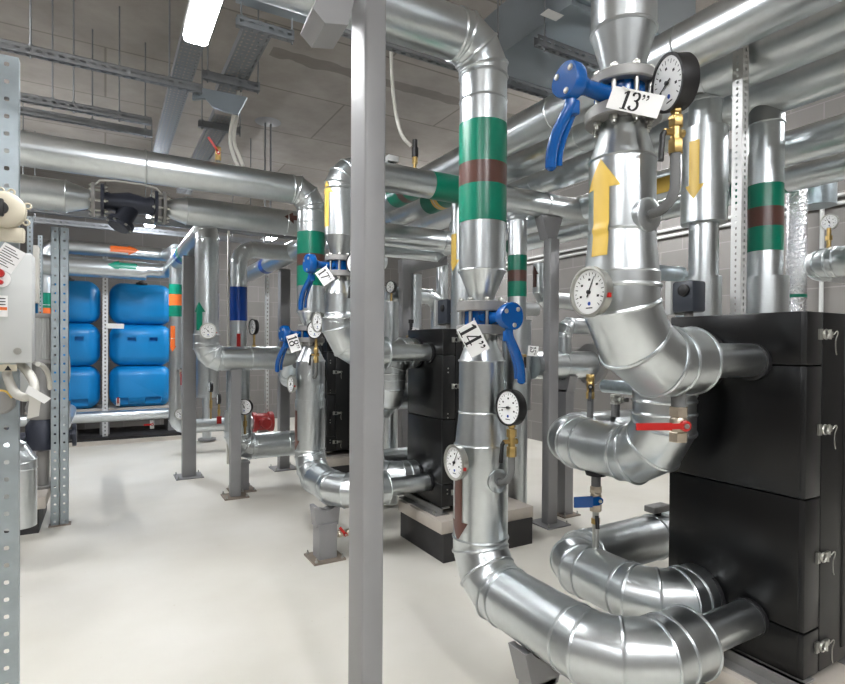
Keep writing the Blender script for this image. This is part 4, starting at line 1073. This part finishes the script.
def small_gauge(label, px, py, d, R=.05, stem=.2, tilt=-.4, red=False):
    c = atD(px, py, d); nn = facing(c, tilt)
    g = thing('pressure_gauge', label, 'pressure gauge', c, None)
    cs = bezel_case(g, c, nn, R, .05, PLASTIC, None); dial_face(cs, c - nn * .006, nn, R * .88, 120)
    b = c - nn * .025; M().cyl(b + V((0, 0, -R * .8)), b + V((0, 0, -R - stem)), .012, n=10).cyl(b + V((0, 0, -R - stem * .3)), b + V((0, 0, -R - stem * .6)), .02, n=6).build('brass_stem', BRASS, g)
    if red: M().box(b + V((0, -.02, -R - stem * .95)), (.06, .02, .10)).build('red_handle', RED, g)
    return g
small_gauge('round black gauge low on the royal blue banded pipe', 244, 407, 5.7, .085)
small_gauge('black gauge edge on right of the royal blue band', 252, 327, 5.9, .085, .35, -.9)
small_gauge('black gauge with red handle above the low pipe left of the slim support', 217, 399, 7.45, .075, .22, -.985, True)
small_gauge('black gauge behind the green arrow pipe post', 209, 387, 7.5, .075, .36, -.985)
q = atD(181, 373, 7.4); ball_valve('drain_valve', 'small valve with a red lever hanging on the orange banded pipe', q, (0, 0, 1), .09, .024, (0, -.1, -1), .16, NICKEL, RED, None, q + V((-.02, .1, .03)))
q = atD(207, 385, 8.9)
wv = thing('insulated_pipe', 'wide vertical pipe seen behind the grey post of the green arrow pipe', 'pipe', V((q.x, q.y, .3)))
section(wv, (q.x, q.y, .72), (q.x, q.y, 2.4), .18, n=28, beads=(.02, .5)); section(wv, (q.x, q.y, .02), (q.x, q.y, .72), .07, n=20)
M().lathe((q.x, q.y, .02), (0, 0, 1), [(0, .14), (.03, .14)], 20).build('foot_flange', GREY, wv)
rpx = atY(263, 421, 8.42).x
rp2 = thing('red_pump', 'small red pump at the end of the low pipe beside the grey post', 'pump', V((rpx, 8.42, .28)))
M().lathe((rpx - .16, 8.42, .40), (1, 0, 0), [(0, .15), (.05, .15), (.05, .13), (.22, .13), (.24, .15), (.30, .15)], 26).build('body', REDPUMP, rp2)
M().lathe((rpx, 8.40, .40), (0, -1, 0), [(0, .09), (.18, .09), (.2, .07)], 22).build('motor', REDPUMP, rp2)
M().box((rpx, 8.42, .14), (.12, .12, .28)).build('pedestal', CAST, rp2)
q = atD(228.5, 300, 7.2); o = M().cyl((q.x, q.y, 0), (q.x, q.y, 3.05), .018, n=12).build('conduit', CABLE); tag(o, 'thin pale vertical conduit between the green arrow and blue banded pipes', 'conduit')
q = atD(266, 300, 8.4); channel_post('white perforated strut behind the pipe with blue marks', q.x, q.y, 0, 2.95, .05, .06, (.018, .024), BRIGHT)
# sloping looking pipe with blue marks
zm = 2.62
simple_pipe('overhead pipe with blue marks resting on a grey post', [(1.86, 8.7, zm), (1.86, 5.4, zm)], .105, [((1.86, 0, zm), (0, 1, 0), 7.25, 7.42, T_BLUE)])
simple_pipe('silver elbow pipe behind the pipe with the 18 tag', [(2.4, 6.6, 1.18), (1.86, 6.35, 1.18), (1.86, 6.0, 1.50)], .135, bend=.16)
# strainer pipe
SY, SZ = 5.31, 2.75
sp = thing('insulated_pipe', 'overhead silver pipe interrupted by the black strainer', 'pipe', V((-.6, SY, SZ)))
def SXp(px): return atY(px, 200, SY).x
x1, x2, x3, x4 = SXp(66), SXp(90), SXp(165), SXp(186)
route(sp, [(-2.9, SY, SZ), (x1, SY, SZ)], .128, step=2); cone(sp, (0, SY, SZ), (1, 0, 0), x1, .128, x2, .075)
route(sp, [(x4, SY, SZ), (4.2, SY, SZ)], .122, step=1.1); cone(sp, (0, SY, SZ), (1, 0, 0), x4, .122, x3, .07)
arrow(sp, (0, SY, SZ), (1, 0, 0), .123, V((0, -1, .25)), SXp(300), SXp(281), .05, .12, .09, T_BROWN)
ys = thing('strainer', 'black cast iron Y-strainer with bolted flanges in the overhead pipe', 'strainer', V(((x2 + x3) / 2, SY, SZ - .3)))
for xx in (x2 + .01, x2 + .075, x3 - .085, x3 - .02):
    M().lathe((xx, SY, SZ), (1, 0, 0), [(0, .14), (.024, .14)], 36).build('flange', CAST if xx in (x2 + .01, x3 - .02) else BLACKIRON, ys)
for xx in (x2, x3 - .095):
    for k in range(8):
        a = 2 * pi * k / 8 + .2; q = V((xx, SY + .115 * cos(a), SZ + .115 * sin(a)))
        g = M(); nut(g, q, (1, 0, 0), .016, .016); nut(g, q + V((.10, 0, 0)), (1, 0, 0), .016, .016); g.cyl(q - V((.01, 0, 0)), q + V((.13, 0, 0)), .008, n=8); g.build('bolt', BOLT, ys)
xm = (x2 + x3) / 2
M().lathe((x2 + .1, SY, SZ), (1, 0, 0), [(0, .09), (.05, .07), ((x3 - x2 - .2) / 2, .095), (x3 - x2 - .25, .07), (x3 - x2 - .19, .09)], 30).build('body', BLACKIRON, ys)
lg = M().lathe((xm + .02, SY, SZ - .02), (-.42, -.25, -.85), [(0, .075), (.17, .075), (.17, .105), (.205, .105), (.205, .09), (.23, .08)], 28).build('basket_leg', BLACKIRON, ys)
ax = V((-.42, -.25, -.85)).normalized(); u, v, w = frame(ax)
for k in range(6):
    a = 2 * pi * k / 6; q = V((xm + .02, SY, SZ - .02)) + ax * .20 + (u * cos(a) + v * sin(a)) * .09; g = M(); nut(g, q, ax, .013, .018); g.build('cover_bolt', BOLT, lg)
M().sweep(smooth([V((xm - .25, SY, SZ + .12)), V((xm - .2, SY, SZ + .18)), V((xm + .2, SY, SZ + .18)), V((xm + .25, SY, SZ + .12))], 1), .008, 8).build('earth_strap', CABLE, ys)

# ball valve and cables on the long overhead pipe
q = atY(218, 153, AY + DYA); q = V((q.x, AY + DYA, 2.81 + .111 + .07))
ball_valve('vent_valve', 'brass vent valve with red lever on the long overhead pipe', q, (0, 0, 1), .10, .022, (-.6, 0, .8), .12, BRASS, RED, None, q + V((0, 0, -.09)))
cable('white cable hanging from the perforated tray to the overhead pipe', [atY(238, 82, 4.6), atY(238, 95, 4.6), atY(233, 118, 4.55), atY(229, 140, 4.5), atY(234, 158, 4.5), atY(238, 166, 4.5)], .014)
cable('second white cable beside the first from tray to overhead pipe', [atY(240, 82, 4.62), atY(240, 100, 4.62), atY(236, 120, 4.6), atY(233, 142, 4.55), atY(240, 158, 4.52), atY(243, 166, 4.5)], .014)
cable('white cable hanging right of the central post to the small sensor', [atY(391, 46, 3.7), atY(392, 80, 3.7), atY(395, 110, 3.68), atY(401, 136, 3.66), atY(411, 146, 3.66)], .014)
q = atY(415, 150, 3.66); sn = thing('sensor', 'small black and brass sensor standing on the green banded overhead pipe', 'sensor', V((q.x, q.y, 2.9)))
M().cyl((q.x, q.y, 2.88), (q.x, q.y, 2.96), .012, n=12).cyl((q.x, q.y, 2.94), (q.x, q.y, 2.99), .02, n=6).build('brass_fitting', BRASS, sn)
M().cyl((q.x, q.y, 2.99), (q.x, q.y, 3.06), .026, n=16).cyl((q.x, q.y, 3.06), (q.x, q.y, 3.12), .02, n=14).build('sensor_head', PLASTIC, sn)
q = atY(392, 152, 3.66); ss = thing('junction_box', 'small white junction box on the overhead pipe right of the central post', 'box', V((q.x, q.y, 2.9)))
M().rbox((q.x, q.y, 2.94), (.09, .06, .05), .01).build('lid', LGREY, ss); M().cyl((q.x, q.y, 2.88), (q.x, q.y, 2.93), .015, n=10).build('stem', PLASTIC, ss)

# ================================================================== CEILING TRAYS, STRUTS, RODS, DUCTS
def tray(label, x, z, w, y0, y1, rows, pitch=.05, group='perforated cable trays'):
    root = thing('cable_tray', label, 'cable tray', V((x, y0, z)), group)
    n = int((y1 - y0) / pitch); cw = w / rows
    g = M()
    for r in range(rows):
        g.perf((x - w / 2 + r * cw, y0, z), (1, 0, 0), (0, 1, 0), 1, n, cw, pitch, cw * (.40 if r % 2 == 0 else .6), pitch * (.62 if r % 2 == 0 else .34), .0015)
    g.build('base', TRAY, root)
    M().bb((x - w / 2 - .002, y0, z), (x - w / 2, y1, z + .06)).bb((x + w / 2, y0, z), (x + w / 2 + .002, y1, z + .06)).build('side', TRAY, root)
    return root
tray('perforated tray behind the ceiling lamp, running to the strainer', .50, 3.55, .14, 1.2, 6.6, 5)
tray('perforated tray right of the ceiling lamp with hanging cables', .865, 3.60, .175, 3.62, 4.75, 5)
tray('far perforated tray beyond the pale sheet-metal drop piece', .93, 3.62, .175, 5.2, 8.2, 5)

def support_strut(label, x0, x1, y, z, rods, w=.041, h=.06, curved=False, pitch=.06):
    root = thing('ceiling_strut', label, 'strut', V((x0, y, z)), 'slotted ceiling struts')
    n = int((x1 - x0) / pitch)
    M().perf((x0, y, z), (1, 0, 0), (0, 0, 1), n, 1, pitch, h, .034, .02, -.002).bb((x0, y, z + h - .003), (x0 + n * pitch, y + .012, z + h)).build('side_web', TRAY, root)
    M().perf((x0, y, z), (0, 1, 0), (1, 0, 0), 1, n, w, pitch, .014, .03, .002).bb((x0, y + w - .003, z), (x0 + n * pitch, y + w, z + h)).build('bottom_web', TRAY, root)
    for x in rods:
        M().cyl((x, y + w / 2, z - .02), (x, y + w / 2, CEIL), .006, n=8).lathe((x, y + w / 2, z + h), (0, 0, 1), [(0, .014), (.012, .014)], 6).build('threaded_rod', TRAY, root)
    return root
support_strut('nearest slotted strut across the ceiling at upper left', -2.2, .62, 4.35, 3.42, (-1.6, -.42, .40))
support_strut('second slotted strut across the ceiling at upper left', -2.6, .36, 5.2, 3.42, (-1.9, -.36, .10, -.22))
support_strut('third slotted strut across the ceiling just above the long overhead pipe', -2.8, .38, 5.70, 3.49, (-2, -.1, .32))
for y, z, nm in ((7.6, 3.05, 'slotted strut across the room above the orange arrow pipe, nearest'), (8.8, 3.15, 'slotted strut across the room above the orange arrow pipe, farther')):
    support_strut(nm, -2.8, 2.6, y, z, (-2, -.8, .5, 1.7), pitch=.075, h=.075)
support_strut('slotted strut with tray and cable behind the foreground banded pipe elbow', 1.0, 2.32, 2.84, 3.27, (1.1, 2.2))
support_strut('short slotted strut under the tray with hanging cables, upper', .70, 1.08, 3.52, 3.53, (.73, 1.05))
support_strut('short slotted strut under the tray with hanging cables, lower', .62, 1.06, 4.35, 3.53, (.66, 1.03))
support_strut('short slotted strut under the far perforated tray', .74, 1.14, 5.4, 3.56, (.77, 1.11))
# sheet-metal drop piece between the trays
pp = [atY(a, b, 4.42) for a, b in ((193, 86), (247, 97), (238, 114), (224, 111), (212, 106), (205, 98), (192, 99))]
dp = M().add(pp + [q + V((.01, .03, .0)) for q in pp], [tuple(range(7)), tuple(range(13, 6, -1))] + [(k, (k + 1) % 7, 7 + (k + 1) % 7, 7 + k) for k in range(7)]).build('sheet_metal_plate', DUCT)
tag(dp, 'pale bluish sheet-metal drop plate between the two perforated trays', 'plate')
# hanging rod pair from the ceiling
q = atZ(268, 122, CEIL); rp = thing('hanger', 'pair of threaded rods with ceiling disc above the long overhead pipe', 'hanger', V((q.x, q.y, 3.0)))
M().lathe((q.x, q.y, CEIL - .02), (0, 0, 1), [(0, .10), (.02, .16)], 24).build('ceiling_disc', GREY, rp)
for s in (-.035, .035): M().cyl((q.x + s, q.y, 2.7), (q.x + s, q.y, CEIL), .011, n=8).build('threaded_rod', TRAY, rp)
# ducts
def duct(label, a, b, ribs, sticker=None):
    root = thing('air_duct', label, 'duct', V(((a[0] + b[0]) / 2, (a[1] + b[1]) / 2, a[2])), 'galvanised air ducts')
    M().bb(a, b).build('sheet', DUCT, root)
    for y in ribs: M().bb((a[0] - .03, y - .02, a[2] - .03), (b[0] + .03, y + .02, b[2] + .03)).build('flange_frame', STRUT, root)
    if sticker: M().box(sticker, (.13, .07, .002)).build('sticker', WHITE, root)
    return root
duct('galvanised air duct above the blue 13 valve with a white sticker', (2.40, 2.35, 3.60), (3.5, 3.3, 3.95), (2.40,), atZ(552, 15, 3.599))
sd = support_strut('slotted strut carrying the air duct, nearest the blue 13 valve', 2.33, 3.6, 2.62, 3.44, (2.40, 3.55))
support_strut('slotted strut carrying the air duct, behind the foreground banded pipe', 2.38, 3.6, 3.10, 3.42, (2.43, 3.55))
duct('bluish air duct crossing at the top above the hanging cables tray', (.70, 2.75, 3.68), (1.5, 3.56, 4.1), ())
for k in (0, 1):
    q = atY(509 + k * 11, 30, 2.9); M().cyl((q.x, q.y, 3.25), (q.x, q.y, CEIL), .010, n=8)
ct = thing('steel_offcut', 'square steel tube end fixed at the top of the central post', 'tube', V((.6, 1.8, 2.9)))
pp = [atY(a, b, 1.66) for a, b in ((313, 8), (325, 23), (348, 25), (354, 2), (354, -30), (322, -14))]
M().add(pp + [q + V((.01, .16, .0)) for q in pp], [tuple(range(6)), tuple(range(11, 5, -1))] + [(k, (k + 1) % 6, 6 + (k + 1) % 6, 6 + k) for k in range(6)]).build('tube', GREY, ct)
# wall conduits right
cd1 = thing('wall_conduit', 'thin grey conduits along the right wall', 'conduit', V((6.2, 2, 2.5)))
for z in (2.98, 3.06): M().cyl((6.22, -2.5, z), (6.22, 9, z), .02, n=10).build('horizontal_conduit', LGREY, cd1)
q = atX(822, 230, 6.22); M().cyl((6.22, q.y, .1), (6.22, q.y, 2.98), .02, n=10).build('vertical_conduit', LGREY, cd1)

# ================================================================== LAMPS
def batten(label, x, y0, y1, z, m=LAMP, rods=True):
    root = thing('ceiling_lamp', label, 'ceiling lamp', V((x, (y0 + y1) / 2, z)), 'ceiling batten lamps')
    M().rbox((x, (y0 + y1) / 2, z + .05), (.12, y1 - y0, .06), .01).build('housing', LAMPBODY, root)
    M().rbox((x, (y0 + y1) / 2, z), (.125, y1 - y0 - .02, .06), .022, None, 3).build('diffuser', m, root)
    if rods:
        for y in (y0 + .2, y1 - .2): M().cyl((x, y, z + .08), (x, y, CEIL if z > 3.6 else 3.55), .006, n=8).build('hanger_rod', STRUT, root)
    return root
batten('bright ceiling lamp at the top left below the perforated tray', .425, 2.0, 3.25, 3.22)
batten('small glaring lamp hanging beneath the black strainer', .52, 7.75, 8.35, 3.18, BULB)
batten('unseen ceiling lamp added to the central aisle behind the viewpoint', .47, -1.9, -.3, 3.4)  # never in view; extends the aisle row to light the foreground
batten('unseen ceiling lamp added at the left wall for fill light', -1.9, 3.0, 4.4, 3.95)  # added off-frame lamp, evens out the light from the left
batten('unseen ceiling lamp added at the left wall behind the viewpoint', -1.9, -1.6, -.2, 3.6)  # added out of view to brighten the near left side
batten('unseen ceiling lamp added far back along the left wall', -1.9, 6.8, 8.2, 3.7)  # out of frame, added to fill the rear left of the room
batten('ceiling lamp by the right wall, nearest', 5.1, .4, 1.9, 3.7)
batten('ceiling lamp by the right wall, middle', 5.1, 3.6, 5.0, 3.7)
batten('ceiling lamp by the right wall, farthest', 5.1, 7.2, 8.6, 3.7)
batten('unseen ceiling lamp added behind the viewpoint, right of the aisle', 1.5, -2.4, -1.2, 3.3)  # stands behind the camera, added to lift the foreground
batten('ceiling lamp added before the back wall as fill light', 2.6, 9.4, 10.6, 3.5)  # extra lamp, put in to light the rear of the room

w = bpy.data.worlds.new('world'); SC.world = w; w.use_nodes = True
w.node_tree.nodes['Background'].inputs[0].default_value = (.8, .85, .9, 1); w.node_tree.nodes['Background'].inputs[1].default_value = .3
SC.cycles.max_bounces = 10
SC.cycles.glossy_bounces = 6
SC.cycles.sample_clamp_indirect = 6.0
SC.cycles.caustics_reflective = False
SC.cycles.caustics_refractive = False
